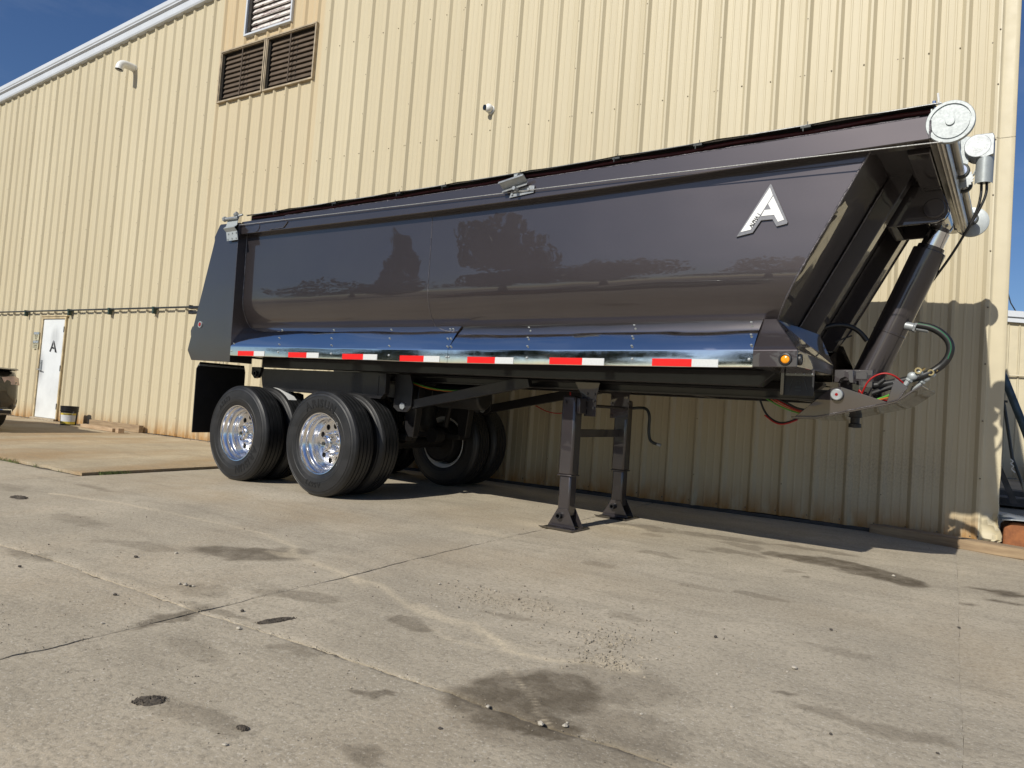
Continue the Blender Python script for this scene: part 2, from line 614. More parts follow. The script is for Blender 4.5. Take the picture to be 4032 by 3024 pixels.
RUSTS = [(-4.6, 4.2, .9, .35, 0, .55), (-5.9, 4.2, .8, .3, 0, .65), (-3.4, 5.2, .7, .5, 0, .5), (-2.6, 5.6, .6, .3, 0, .45), (-2.1, 3.9, .8, .35, 0, .35), (.32, 3.9, .3, .5, 0, .4), (-.3, 4.2, .5, .2, 0, .3), (-6.8, 4.6, .6, .8, 0, .5), (-1.9, 3.2, .4, .15, -10, .3)]


J1, J2, J3 = 2.08, -2.83, .068


def blobs(x, y, L, soft=.45, seed=3):
    t = np.zeros_like(x)
    wx = x + (fbm(x * 3.1, y * 3.1, seed) - .5) * .28 + (fbm(x * 12, y * 12, seed + 2) - .5) * .10
    wy = y + (fbm(x * 3.1 + 9, y * 3.1 + 5, seed + 9) - .5) * .20 + (fbm(x * 12 + 4, y * 12 + 8, seed + 6) - .5) * .10
    for bx, by, ru, rv, an, s in L:
        c, sn = math.cos(R(an)), math.sin(R(an))
        u, v = (wx - bx) * c + (wy - by) * sn, -(wx - bx) * sn + (wy - by) * c
        d = np.sqrt((u / ru) ** 2 + (v / rv) ** 2)
        s = s if s >= .6 else s * .92
        t = np.maximum(t, s * np.clip((1 + soft * .5 - d) / soft, 0, 1))
    return t


def linemask(x, y, P, w, seed=5):
    d = np.full_like(x, 9.)
    wx = x + (fbm(x * 4, y * 4, seed) - .5) * .07
    wy = y + (fbm(x * 4 + 3, y * 4 + 7, seed + 4) - .5) * .07
    for (ax, ay), (bx, by) in zip(P, P[1:]):
        l2 = (bx - ax) ** 2 + (by - ay) ** 2
        t = np.clip(((wx - ax) * (bx - ax) + (wy - ay) * (by - ay)) / l2, 0, 1)
        d = np.minimum(d, np.hypot(wx - ax - t * (bx - ax), wy - ay - t * (by - ay)))
    ww = w * (.25 + 1.6 * fbm(x * 1.6, y * 1.6, seed + 20))
    return np.clip(1.15 - d / ww, 0, 1) * np.clip(.25 + .9 * fbm(x * 5, y * 5, 31), 0, 1) * np.clip((fbm(x * 1.3, y * 1.3, 77) - .25) * 4, .5, 1)


def slab(x0, x1, y0, y1, res, mt, lift=0., jag=.008, jseed=0, sides='LRBT', jtb=None):
    jtb = jag if jtb is None else jtb
    """one concrete bay: gridded top with chipped edges and a skirt; masks stored per vertex"""
    nx, ny = max(2, int((x1 - x0) / res)), max(2, int((y1 - y0) / res))
    gx, gy = np.meshgrid(np.linspace(x0, x1, nx + 1), np.linspace(y0, y1, ny + 1))
    px, py = gx.copy(), gy.copy()

    def chip(t, sd):
        return jag * (.25 + 2.2 * np.clip(fbm(t * 9, t * 0 + sd, sd) - .35, 0, 1) + 5.5 * np.clip(fbm(t * 2.3, t * 0 + sd, sd + 3) - .62, 0, 1))
    wob = lambda t, sd: (fbm(t * .9, t * 0, sd) - .5) * .05
    if 'L' in sides:
        px[:, 0] += chip(gy[:, 0], 11 + jseed) * (.0005 / jag if abs(x0 - J3) < 1e-6 else 1)
    if 'R' in sides:
        px[:, -1] -= chip(gy[:, -1], 12 + jseed) * (.0005 / jag if abs(x1 - J3) < 1e-6 else 1)
    if 'B' in sides:
        py[0, :] += chip(gx[0, :], 13 + jseed) * jtb / jag
    if 'T' in sides:
        py[-1, :] -= chip(gx[-1, :], 14 + jseed) * jtb / jag
    # the joints wander a little; both bays share the same line
    def wander(t, sd):
        return (fbm(t * 1.7, t * 0 + sd, sd) - .5) * .05 + (fbm(t * 8.3, t * 0 + sd, sd + 5) - .5) * .022 + (fbm(t * 31., t * 0 + sd, sd + 8) - .5) * .008
    for jx, am in ((J2, 1.), (J3, .35)):
        if abs(x0 - jx) < 1e-6 or abs(x1 - jx) < 1e-6:
            px += am * wander(gy, 60) * np.clip(1 - np.abs(gx - jx) / .3, 0, 1)
    if abs(y0 - J1) < 1e-6 or abs(y1 - J1) < 1e-6:
        py += wander(gx, 70) * np.clip(1 - np.abs(gy - J1) / .3, 0, 1)
    z = -.03 - .02 * (7.8 - np.maximum(py, -8)) + lift
    z = z + (fbm(px * .7, py * .7, 2) - .5) * .012 * (jag < .02)
    bx = np.minimum(np.minimum(gx - x0, x1 - gx), np.minimum(gy - y0, y1 - gy))
    z = z - .004 * np.clip(1 - bx / .03, 0, 1)
    V = np.stack([px.ravel(), py.ravel(), z.ravel()], 1)
    idx = np.arange((nx + 1) * (ny + 1)).reshape(ny + 1, nx + 1)
    F = np.stack([idx[:-1, :-1].ravel(), idx[:-1, 1:].ravel(), idx[1:, 1:].ravel(), idx[1:, :-1].ravel()], 1)
    ring = np.concatenate([idx[0, :-1], idx[:-1, -1], idx[-1, :0:-1], idx[:0:-1, 0]])
    low = V[ring].copy()
    low[:, 2] -= .03
    n0 = len(V)
    V = np.concatenate([V, low])
    k = len(ring)
    a = np.arange(k)
    SK = np.stack([ring, n0 + a, n0 + (a + 1) % k, np.roll(ring, -1)], 1)
    F = np.concatenate([F, SK])
    me = bpy.data.meshes.new('concrete_slab')
    me.from_pydata(V.tolist(), [], F.tolist())
    for nm, val in (('oil', blobs(V[:, 0], V[:, 1], OIL, .30)), ('rust', blobs(V[:, 0], V[:, 1], RUSTS, 1.2, 8)), ('dust', np.maximum(np.maximum(linemask(V[:, 0], V[:, 1], DUST, .030), .8 * linemask(V[:, 0], V[:, 1], [(-1.42, 2.42), (-1.28, 2.28), (-1.12, 2.13), (-1.06, 2.08)], .007)), blobs(V[:, 0], V[:, 1], [(-2.05, 2.72, .20, .045, -12, .6), (-2.72, 2.95, .14, .045, -10, .7), (-1.6, 2.62, .12, .03, 0, .35), (-1.12, 2.72, .10, .05, 0, .4), (-3.42, 3.1, .12, .05, 0, .6), (-1.75, 2.52, .2, .03, 0, .35), (-2.9, 5.35, .25, .12, 0, .5), (-2.45, 5.9, .2, .08, 0, .6), (-3.1, 4.7, .3, .08, 0, .4)], .9, 12)))):
        at = me.attributes.new(nm, 'FLOAT', 'POINT')
        at.data.foreach_set('value', np.asarray(val, np.float32))
    me.polygons.foreach_set('use_smooth', [True] * len(me.polygons))
    me.set_sharp_from_angle(angle=R(40))
    me.materials.append(mt)
    me.update()
    o = bpy.data.objects.new('concrete_slab', me)
    COL.objects.link(o)
    o.parent = ground
    return o


slab(-7.5, J2, J1, 7.74, .03, CONC, jseed=1, jtb=.009)
slab(J2, J3, J1, 7.74, .016, CONC, jag=.0035, jseed=2, jtb=.009)
slab(J3, 6., J1, 7.74, .06, CONC, jag=.0012, jseed=3)
slab(-7.5, J2, -2.5, J1, .03, CONC, jseed=4, jtb=.008)
slab(J2, J3, .4, J1, .016, CONC, jag=.006, jseed=5, jtb=.008)
slab(J2, J3, -2.5, .4, .12, CONC, jseed=9)
slab(J3, 6., -2.5, J1, .09, CONC, jseed=6)
slab(-14., -7.5, -2.5, 3.95, .08, CONC, jseed=7)
slab(-27., -7.53, 3.97, 7.74, .07, APRONM, lift=.028, jag=.02, jseed=8)

# soil packed into the joints
mb = MB()
for a, b in (((-7.4, J1), (J3, J1)), ((J2, .4), (J2, 7.7)), ((J3, .4), (J3, 6.2)), ((-7.515, 3.96), (-7.515, 7.7)), ((-14, 3.96), (-7.5, 3.96))):
    L_ = math.hypot(b[0] - a[0], b[1] - a[1])
    k = int(L_ / .03)
    nx_, ny_ = -(b[1] - a[1]) / L_, (b[0] - a[0]) / L_
    vs = []
    for i in range(k + 1):
        x, y = a[0] + (b[0] - a[0]) * i / k, a[1] + (b[1] - a[1]) * i / k
        for w_ in (-.05, .05):
            vs.append((x + nx_ * w_, y + ny_ * w_, gz(y) - .010 + rnd.uniform(-.004, .003)))
    mb.add(vs, [(2 * i, 2 * i + 1, 2 * i + 3, 2 * i + 2) for i in range(k)])
o = mb.build('joint_soil', simple('joint_soil', (.12, .10, .075), .95, 0, .5, 60, .8), ground, smooth=40)

# ------------------------------------------------------------------ metal building
YW = 7.8
B = empty('metal_building', (0, YW, 0))
tag(B, 'large beige ribbed metal building with rusty vents behind the trailer', 'building')
RIDGE = -8.5


def rake(x):
    zr = 7.442 + .0728 * (RIDGE + 19.85)
    return zr - .0728 * abs(x - RIDGE)


OPEN = [(-16.86, -15.86, -1, 2.19), (-11.41, -9.02, 6.0, 6.92), (-10.80, -9.65, 7.10, 8.02)]
seams = [.215, -.56, -1.472, -2.386, -3.30, -4.21, -5.12, -6.02, -6.92, -7.825, -8.735, -9.64, -10.55, -11.79, -12.715, -13.61, -14.52, -15.43, -16.37, -17.286, -18.18, -19.07]
while seams[-1] > -26:
    seams.append(seams[-1] - .9144)


def panel(xl, xr, first=False):
    """sheet between two seam ribs: starts under the left rib, ends over the right one"""
    n = max(1, round((xr - xl) / .3048))
    p = (xr - xl) / n
    prof = []
    for k in range(n + 1):
        c = xl + k * p
        if k == 0:
            prof += [(c + .009, -.0275), (c + .0115, -.0275), (c + .043, 0)]
        else:
            o = -.006 if k == n else 0
            prof += [(c - .043, o), (c - .0115, -.033 + o), (c + .0115, -.033 + o)]
            prof += [(c + .043 - (.008 if k == n else 0), -.009 if k == n else 0)]
        if k < n:
            for t in (.36, .64):
                q = c + p * t
                prof += [(q - .012, 0), (q - .006, -.0035), (q + .006, -.0035), (q + .012, 0)]
    mb = MB()
    zs_fix = [0., .12, .3, .6, 1.0, 1.5, 2.2]
    for (xa, ya), (xb, yb) in zip(prof, prof[1:]):
        if xb - xa < 1e-5:
            continue
        xm = (xa + xb) / 2
        cuts = [(a, b) for l, r, a, b in OPEN if l < xm < r]
        lo = .0 + .006 * math.sin(xm * 3)
        spans = [(lo, 99)]
        for a, b in cuts:
            spans = [q for s0, s1 in spans for q in ((s0, min(s1, a)), (max(s0, b), s1)) if q[1] - q[0] > .02]
        for s0, s1 in spans:
            zz = [s0] + [z for z in zs_fix if s0 + .02 < z < s1 - .02] + [s1]
            for za, zb in zip(zz, zz[1:]):
                ta, tb = min(za, rake(xa) + .1), min(za, rake(xb) + .1)
                ua, ub = min(zb, rake(xa) + .1), min(zb, rake(xb) + .1)
                mb.add([(xa, ya, ta), (xb, yb, tb), (xb, yb, ub), (xa, ya, ua)], [(0, 1, 2, 3)])
    me = mb.mesh('wall_panel', WALL, 0, fix=False)
    co = np.array([v.co[:] for v in me.vertices])
    x, z = co[:, 0], co[:, 2]
    smg = np.clip(1 - np.hypot((x + .75) / .75, (z - .55) / .5), 0, 1) * 1.3 + np.clip(1 - np.hypot((x + .25) / .5, (z - .55) / .25), 0, 1)
    rst = np.where((z > 6.9) & (np.abs(x + 10.2) < 1.3), .55, 0) + np.where((z < 6.1) & (z > 5) & (np.abs(x + 10.2) < 1.2), .15, 0)
    for nm, val in (('smudge', np.clip(smg, 0, 1)), ('ruststain', rst)):
        at = me.attributes.new(nm, 'FLOAT', 'POINT')
        at.data.foreach_set('value', np.asarray(val, np.float32))
    return link('wall_panel', me, B)


for a, b in zip(seams[1:], seams):
    panel(a, b)

# screw heads: stitch screws on the seams, girt rows on the flats
mb = MB()
for s in seams[1:]:
    for z in np.arange(.33, rake(s), .612):
        if not any(l - .05 < s < r + .05 and a < z < b for l, r, a, b in OPEN):
            mb.cyl((s - .004, -.0355, z), (s - .004, -.043, z), .0075, .006, 6)
for z in (.045, 2.86, 4.63, 6.45):
    for a, b in zip(seams[1:], seams):
        n = max(1, round((b - a) / .3048))
        for k in range(n):
            x = a + (k + .82) * (b - a) / n
            if z < rake(x) - .1 and not any(l - .05 < x < r + .05 and c < z < d for l, r, c, d in OPEN):
                mb.cyl((x, .001, z + rnd.uniform(-.01, .01)), (x, -.008, z), .0075, .006, 6)
tag(mb.build('screw_heads', SCREW, B, smooth=0, fix=False), kind='stuff')

# rake fascia, roof, corner trim, side wall, foot flashing
for x0, x1 in ((-27., RIDGE), (RIDGE, .62)):
    mb = MB()
    prof = [(.06, 0), (-.085, 0), (-.10, .03), (-.10, .155), (-.14, .175), (-.14, .20), (-.155, .22), (-.155, .30), (-.13, .335), (.06, .335)]
    n = len(prof)
    vs = [(x, y, rake(x) + z) for x in (x0, x1) for y, z in prof]
    mb.add(vs, [(i, i + 1, n + i + 1, n + i) for i in range(n - 1)])
    mb.build('rake_fascia', TRIMW, B, smooth=0)
mb = MB()
mb.add([(x, y, rake(x) + z) for z in (.335, .30) for x, y in ((-27, 0), (RIDGE, 0), (.62, 0), (.62, 15), (RIDGE, 15), (-27, 15))], [(0, 1, 4, 5), (1, 2, 3, 4), (11, 10, 7, 6), (10, 9, 8, 7)])
mb.build('roof', TRIMW, B, smooth=0)
mb = MB()
prof = []
for k in range(49):
    c = .05 + k * .3048
    prof += [(c - .036, 0), (c - .0125, .032), (c + .0125, .032), (c + .036, 0)]
vs = [(.345 + h, y, z) for z in (0, rake(.38)) for y, h in prof]
n = len(prof)
mb.add(vs, [(i, i + 1, n + i + 1, n + i) for i in range(n - 1)])
mb.build('side_wall', WALLTRIM, B, smooth=0)
mb = MB()
mb.add([(-27, 14.9, 0), (.345, 14.9, 0), (.345, 14.9, rake(.345)), (RIDGE, 14.9, rake(RIDGE)), (-27, 14.9, rake(-27))], [(0, 1, 2, 3, 4)])
mb.add([(-27, .02, 0), (-27, 14.9, 0), (-27, 14.9, rake(-27)), (-27, .02, rake(-27))], [(0, 1, 2, 3)])
mb.build('rear_wall', WALLTRIM, B, smooth=0)


def corner(z0, z1, dent):
    mb = MB()
    nz = 90 if dent else 4
    prof = [(.212, -.038), (.236, -.040), (.252, -.016), (.262, -.014), (.300, -.015), (.340, -.014), (.372, -.016), (.378, -.010), (.379, .05), (.379, .16)]
    n = len(prof)
    for j in range(nz + 1):
        z = z0 + (z1 - z0) * j / nz
        for i, (x, y) in enumerate(prof):
            dx = dy = dz = 0
            if dent:
                k = max(0, 1 - z / 1.1)
                a = 4 <= i <= 8
                dy = (a * .055 * max(0, 1 - z / .42) ** 1.5 * math.sin(i * 2.3 + z * 37) + .014 * k * math.sin(z * 17 + i * 1.9) - .02 * max(0, 1 - z / .25)) * (i > 3)
                dx = (.010 * k * math.sin(z * 9 + .7) + .03 * max(0, 1 - z / .4) * math.sin(z * 22)) * (i > 3)
                if j == 0:
                    dz = (0, 0, .01, .015, .02, .03, .03, .02, 0, 0)[i]
            mb.v.append((x + dx, y + dy, z + dz))
    for j in range(nz):
        for i in range(n - 1):
            a = j * n + i
            mb.f.append((a, a + 1, a + 1 + n, a + n))
    o = mb.build('corner_trim', WALLTRIM, B, smooth=50)
    return o


corner(3.70, rake(.38) + .05, False)
tag(corner(.0, 3.708, True), 'lower corner flashing crumpled and torn at its foot')
mb = MB()
for z in np.arange(.05, 7.4, .52):
    mb.cyl((.224, -.039, z), (.224, -.048, z), .008, .006, 6)
tag(mb.build('trim_screws', SCREW, B, smooth=0, fix=False), kind='stuff')
mb = MB()
for a, b in ((-26.5, -16.9), (-15.82, .30)):
    mb.box((a, -.035, -.045), (b, .05, -.003))
mb.build('base_flashing', SILL, B, bevel=.004)

# door
D = empty('entry_door', (0, 0, 0), B)
mb = MB()
mb.box((-16.86, -.045, 2.15), (-15.86, .01, 2.20)).box((-16.90, -.06, 2.195), (-15.80, .01, 2.215))
mb.box((-16.86, -.045, 0), (-16.815, .01, 2.15)).box((-15.905, -.045, 0), (-15.86, .01, 2.15))
mb.build('door_frame', DOORFRAME, D, bevel=.003)
nx, nz = 24, 50
gx, gzz = np.meshgrid(np.linspace(-16.812, -15.908, nx), np.linspace(.04, 2.147, nz))
mb = MB()
mb.v = [(x, -.018, z) for x, z in zip(gx.ravel(), gzz.ravel())]
for j in range(nz - 1):
    for i in range(nx - 1):
        a = j * nx + i
        mb.f.append((a, a + 1, a + nx + 1, a + nx))
me = mb.mesh('door_leaf', DOORM, 0, fix=False)
X, Z = gx.ravel(), gzz.ravel()
gr = .75 * np.clip(1.2 - np.hypot((X + 16.30) / .17, (Z - 1.74) / .25), 0, .6) + .9 * np.clip(1 - np.hypot((X + 16.80) / .22, (Z - 1.10) / .45), 0, .8) + .3 * np.clip(1 - np.hypot((X + 16.75) / .15, (Z - .25) / .2), 0, 1) + .5 * np.clip(1 - np.hypot((X + 16.25) / .03, (Z - .62) / .04), 0, 1)
at = me.attributes.new('grime', 'FLOAT', 'POINT')
at.data.foreach_set('value', np.asarray(np.clip(gr, 0, .85), np.float32))
link('door_leaf', me, D)
mb = MB()
mb.box((-16.765, -.035, 1.02), (-16.715, -.018, 1.26)).cyl((-16.74, -.035, 1.05), (-16.74, -.075, 1.05), .014, None, 10)
mb.cyl((-16.80, -.075, 1.06), (-16.62, -.075, 1.04), .011, None, 8).cyl((-16.74, -.035, 1.20), (-16.74, -.045, 1.20), .018, None, 10)
mb.build('door_handle', GALV, D, bevel=.002)
for z in (.30, 1.10, 1.92):
    MB().box((-15.912, -.052, z - .06), (-15.882, -.046, z + .06)).build('hinge', BLACK, D)
# stencilled A: slanted strokes with a stencil break
mb = MB()
Y0, Y1 = -.0195, -.0205
mb.prism([(-16.345, 1.695), (-16.30, 1.67), (-16.150, 1.425), (-16.235, 1.435)], 1, Y0, Y1)
mb.prism([(-16.355, 1.675), (-16.325, 1.61), (-16.405, 1.44), (-16.47, 1.45), (-16.41, 1.55)], 1, Y0, Y1)
mb.prism([(-16.37, 1.515), (-16.345, 1.55), (-16.29, 1.54), (-16.275, 1.50)], 1, Y0, Y1)
mb.build('stencilled_letter', DARKTXT, D, smooth=0)
MB().box((-16.86, -.10, -.06), (-15.86, .02, .035)).build('door_sill', STEP, D, bevel=.006)

# vents
def frame(mb, x0, x1, z0, z1, w, y0, y1):
    mb.box((x0, y0, z0), (x1, y1, z0 + w)).box((x0, y0, z1 - w), (x1, y1, z1)).box((x0, y0, z0 + w), (x0 + w, y1, z1 - w)).box((x1 - w, y0, z0 + w), (x1, y1, z1 - w))


for x0, x1 in ((-11.44, -10.235), (-10.215, -9.0)):
    V = empty('louvre_vent', (0, 0, 0), B)
    mb = MB()
    frame(mb, x0, x1, 5.99, 6.935, .026, -.06, .02)
    frame(mb, x0 + .026, x1 - .026, 6.016, 6.909, .014, -.045, -.03)
    mb.build('vent_frame', simple('vent_frame_cream', (.38, .31, .21), .5, .1, .3, 7), V, bevel=.003)
    MB().box((x0 + .03, .20, 6.0), (x1 - .03, .21, 6.93)).build('vent_back', BROWNDARK, V)
    mb = MB()
    for xa in (x0 + .045, x1 - .055):
        mb.box((xa, 0, 6.03), (xa + .01, .2, 6.89))
    mb.box((x0 + .03, 0, 6.02), (x1 - .03, .2, 6.03)).box((x0 + .03, 0, 6.89), (x1 - .03, .2, 6.90))
    mb.build('vent_box', BROWNDARK, V)
    for k in range(10):
        z = 6.06 + k * .0875
        mm = Matrix.Translation((0, .03, z)) @ Matrix.Rotation(R(66), 4, 'X')
        MB().box((x0 + .085, -.052, -.004), (x1 - .04, .052, .004), mm).box((x0 + .085, -.058, -.012), (x1 - .04, -.05, .004), mm).build('slat', BROWNSLAT, V)
    xm = (x0 + x1) / 2
    MB().box((xm - .01, -.05, 6.05), (xm + .01, -.038, 6.875)).build('mullion', BROWNSLAT, V)
    MB().tube([(xm + .10 + .012 * math.sin(i * 2.1), .02, 6.08 + i * .05) for i in range(16)], .006, 5).build('pull_rod', BROWNDARK, V)
V = empty('louvre_vent', (0, 0, 0), B)
tag(V, 'upper vent with white peeling blades')
mb = MB()
frame(mb, -10.83, -9.62, 7.08, 8.05, .035, -.07, .02)
mb.build('vent_frame', TRIMW, V, bevel=.003)
MB().box((-10.8, .15, 7.09), (-9.65, .16, 8.04)).build('vent_back', BROWNDARK, V)
MB().box((-10.795, -.03, 7.115), (-10.72, .15, 8.02)).build('vent_jamb', BROWNDARK, V)
for k in range(9):
    z = 7.145 + k * .104
    mm = Matrix.Translation((0, .03, z)) @ Matrix.Rotation(R(62), 4, 'X')
    MB().box((-10.72, -.07, -.004), (-9.655, .05, .004), mm).box((-10.72, -.075, -.018), (-9.655, -.067, .006), mm).build('slat', LOUVRE, V)

# ------------------------------------------------------------------ things on the wall
o = MB().tube([(-14.26, 7.80, 7.20), (-14.26, 7.66, 7.20), (-14.26, 7.56, 7.19), (-14.26, 7.50, 7.14), (-14.26, 7.485, 7.04)], .075, 16, 2)
P = empty('vent_pipe', (-14.26, 7.8, 7.2))
Mi = Matrix.Translation((14.26, -7.8, -7.2))
o.v = [tuple(Mi @ Vector(v)) for v in o.v]
o.f = [f for f in o.f if len(f) <= 4]
o.build('elbow', WHITEPVC, P, smooth=60)
MB().lathe([(.085, -.03), (.085, 0), (.075, 0), (.075, -.02)], 18, (0, 0, 0), 1).build('wall_collar', WHITEPVC, P)
MB().cyl((0, -.315, -.13), (0, -.315, -.132), .068, None, 16).build('pipe_mouth', BLACK, P)
tag(P, 'white plastic elbow pipe sticking out high on the beige wall', 'pipe')

C = empty('security_camera', (-5.46, 7.79, 4.90))
MB().cyl((0, .01, 0), (0, -.035, 0), .06, .058, 24).build('base_plate', WHITEPVC, C)
MB().ball((-.01, -.065, .01), .058, 20).build('housing', WHITEPVC, C, smooth=60)
MB().cyl((-.035, -.09, .01), (-.05, -.118, .005), .038, .036, 20).build('lens_window', GLASS, C)
tag(C, 'small white dome security camera mounted on the beige wall', 'camera')

C = empty('wall_pipe', (-17, 7.72, 2.31))
MB().cyl((-10, 0, -.005), (10, 0, .012), .017, None, 10).build('pipe_run', IRONPIPE, C)
for x in (-17.52, -15.70, -14.19, -12.70, -11.1, -19.2):
    b = MB().box((x + 17 - .022, -.022, -.10), (x + 17 + .022, .045, -.015)).box((x + 17 - .03, -.028, -.02), (x + 17 + .03, .06, .03))
    b.build('bracket', simple('green_black_bracket', (.02, .045, .035), .5), C, bevel=.003)
tag(C, 'dark iron pipe running along the beige wall on short brackets', 'pipe')

NOTE = simple('faded_notice_yellow', (.46, .43, .30), .6, 0, .15, 20)
NBLUE = simple('notice_header_blue', (.10, .15, .20), .6)
for k, (z0, z1, lb, lines) in enumerate(((1.69, 1.865, 'upper of two faded notice signs beside the white door', ('EMPLOYEE', 'PARKING', 'ONLY')), (1.50, 1.68, 'lower of two faded notice signs beside the white door', ('SAFETY GLASS', 'REQUIRED', 'IN THIS AREA')))):
    SG = empty('notice_sign', (-17.04, 7.762, z0))
    h = z1 - z0
    MB().box((-.12, -.003, 0), (.12, .003, h)).build('sign_plate', NOTE, SG)
    MB().box((-.115, -.005, h - .055), (.115, -.0035, h - .005)).build('header', NBLUE, SG)
    mb = MB()
    put_text(mb, 'NOTICE', .05, Matrix.Translation((0, -.0055, h - .047)) @ Matrix.Rotation(R(90), 4, 'X'), .0006)
    mb.build('header_text', WHITEPVC, SG, smooth=0)
    mb = MB()
    for i, t in enumerate(lines):
        put_text(mb, t, .032, Matrix.Translation((0, -.0042, h - .085 - i * .036)) @ Matrix.Rotation(R(90), 4, 'X'), .0006)
    mb.build('notice_text', DARKTXT, SG, smooth=0)
    tag(SG, lb, 'sign')

pw = [(-10.62, 7.74, 1.52), (-10.68, 7.74, 1.3), (-10.60, 7.74, 1.1), (-10.70, 7.74, .95), (-10.62, 7.74, .82), (-10.66, 7.74, .62), (-10.63, 7.74, .45), (-10.60, 7.74, .66), (-10.55, 7.74, .95), (-10.58, 7.74, 1.2), (-10.56, 7.74, 1.5)]
o = MB().tube(pw, .004, 5, 2).build('hanging_wire', IRONPIPE)
tag(o, 'thin loop of dark wire hanging on the beige wall beside the trailer tail', 'wire')

# ------------------------------------------------------------------ dump trailer
T = empty('dump_trailer')
TM = [[0.99802673, 0.06277796, -0.00125573], [-0.06279052, 0.99782713, -0.0199592], [0.0, 0.01999867, 0.99980001]]
TO = (-5.10335179, 4.90919481, -0.0878161)
T.matrix_world = Matrix([[*TM[i], TO[i]] for i in range(3)] + [[0, 0, 0, 1]])
tag(T, 'dark charcoal half round end dump trailer parked along the beige wall', 'trailer')
YC = 1.22
far = lambda y: 2 * YC - y


def lerp(tab, x):
    return float(np.interp(x, [a for a, _ in tab], [b for _, b in tab]))


ZB = [(-1.7, 2.676), (-.05, 2.650), (1.16, 2.634), (2.46, 2.628), (3.48, 2.638), (4.3, 2.652), (4.94, 2.656)]
ZT = [(-1.7, 2.815), (-.4, 2.803), (1.15, 2.792), (2.44, 2.790), (3.47, 2.791), (4.94, 2.796)]
xfront = lambda z: 4.592 - (2.618 - z) * .525

# tub shell, in two plates welded at x = 1.10
prof = [(.130, 2.70), (.132, 2.5), (.133, 2.3), (.133, 2.1), (.133, 1.98)]
for k in range(1, 9):                      # tightening turn into the half round floor
    a = R(58) * k / 8
    prof.append((.133 + .46 * (1 - math.cos(a)), 1.98 - .46 * math.sin(a)))
y0_, z0_ = prof[-1]
for k in range(1, 7):
    t = k / 6
    prof.append((y0_ + (YC - y0_) * t, z0_ - .22 * math.sin(t * math.pi / 2)))
prof += [(far(y), z) for y, z in reversed(prof[:-1])]
n = len(prof)
for x0, x1 in ((-1.645, 1.10), (1.10, None)):
    mb = MB()
    nx = 10
    for i in range(nx + 1):
        for y, z in prof:
            xe = x1 if x1 is not None else xfront(z)
            mb.v.append((x0 + (xe - x0) * i / nx, y, z))
    for i in range(nx):
        for k in range(n - 1):
            a = i * n + k
            mb.f.append((a, a + 1, a + 1 + n, a + n))
    mb.build('tub_plate', PAINT, T, smooth=50)
MB().add([(xfront(z) - .012, y, z) for y, z in prof], [tuple(range(n))]).build('front_bulkhead', PAINT, T, smooth=0)


def bead(path, r=.006, sd=1):
    rr = random.Random(sd)
    P, Q = [], []
    for a, b in zip(path, path[1:]):
        a, b = Vector(a), Vector(b)
        k = max(1, int((b - a).length / .022))
        for i in range(k):
            P.append(a + (b - a) * i / k + Vector((rr.uniform(-1, 1), 0, rr.uniform(-1, 1))) * .0012)
            Q.append(r * rr.uniform(.75, 1.25))
    return MB().tube(P, Q, 6).build('weld_bead', WELD, T, smooth=60)


half = prof[:12]
bead([(1.10, y - .001, z) for y, z in half], .003, 1)
bead([(xfront(z), y - .002, z) for y, z in half], .007, 2)
bead([(-1.636, y - .004, z) for y, z in half], .007, 3)

# top rails
def rail(y0, y1):
    mb = MB()
    X = np.linspace(-1.64, 4.935, 15)
    sec = lambda x: [(y0, lerp(ZB, x)), (y0, lerp(ZT, x)), (y1, lerp(ZT, x)), (y1, lerp(ZB, x) + .03), (y1 - .02 * (1 if y1 > y0 else -1), lerp(ZB, x))]
    for x in X:
        for y, z in sec(x):
            mb.v.append((x, y, z))
    k = 5
    for i in range(len(X) - 1):
        for j in range(k):
            mb.f.append((i * k + j, i * k + (j + 1) % k, (i + 1) * k + (j + 1) % k, (i + 1) * k + j))
    mb.f += [tuple(range(k)), tuple((len(X) - 1) * k + j for j in range(k - 1, -1, -1))]
    return mb.build('top_rail', PAINT, T, bevel=.006)


rail(.05, .20)
rail(far(.05), far(.20))
bead([(4.933, .046, 2.66), (4.934, .046, 2.79)], .007, 4)
bead([(x, .064, lerp(ZT, x) + .002) for x in np.linspace(-.9, 4.9, 40)], .006, 5)
# reinforcing patches at the tail end of the rail
MB().prism([(-1.24, 2.80), (-.91, 2.785), (-.83, 2.735), (-.89, 2.682), (-1.14, 2.682), (-1.22, 2.735)], 1, .050, .044).build('patch_plate', PAINT, T, bevel=.002)
bead([(-.91, .044, 2.785), (-.83, .044, 2.735), (-.89, .044, 2.682), (-1.14, .044, 2.682)], .004, 6)
MB().cyl((-1.36, .052, 2.735), (-1.36, .044, 2.735), .055, None, 24).build('patch_disc', PAINT, T, bevel=.002)

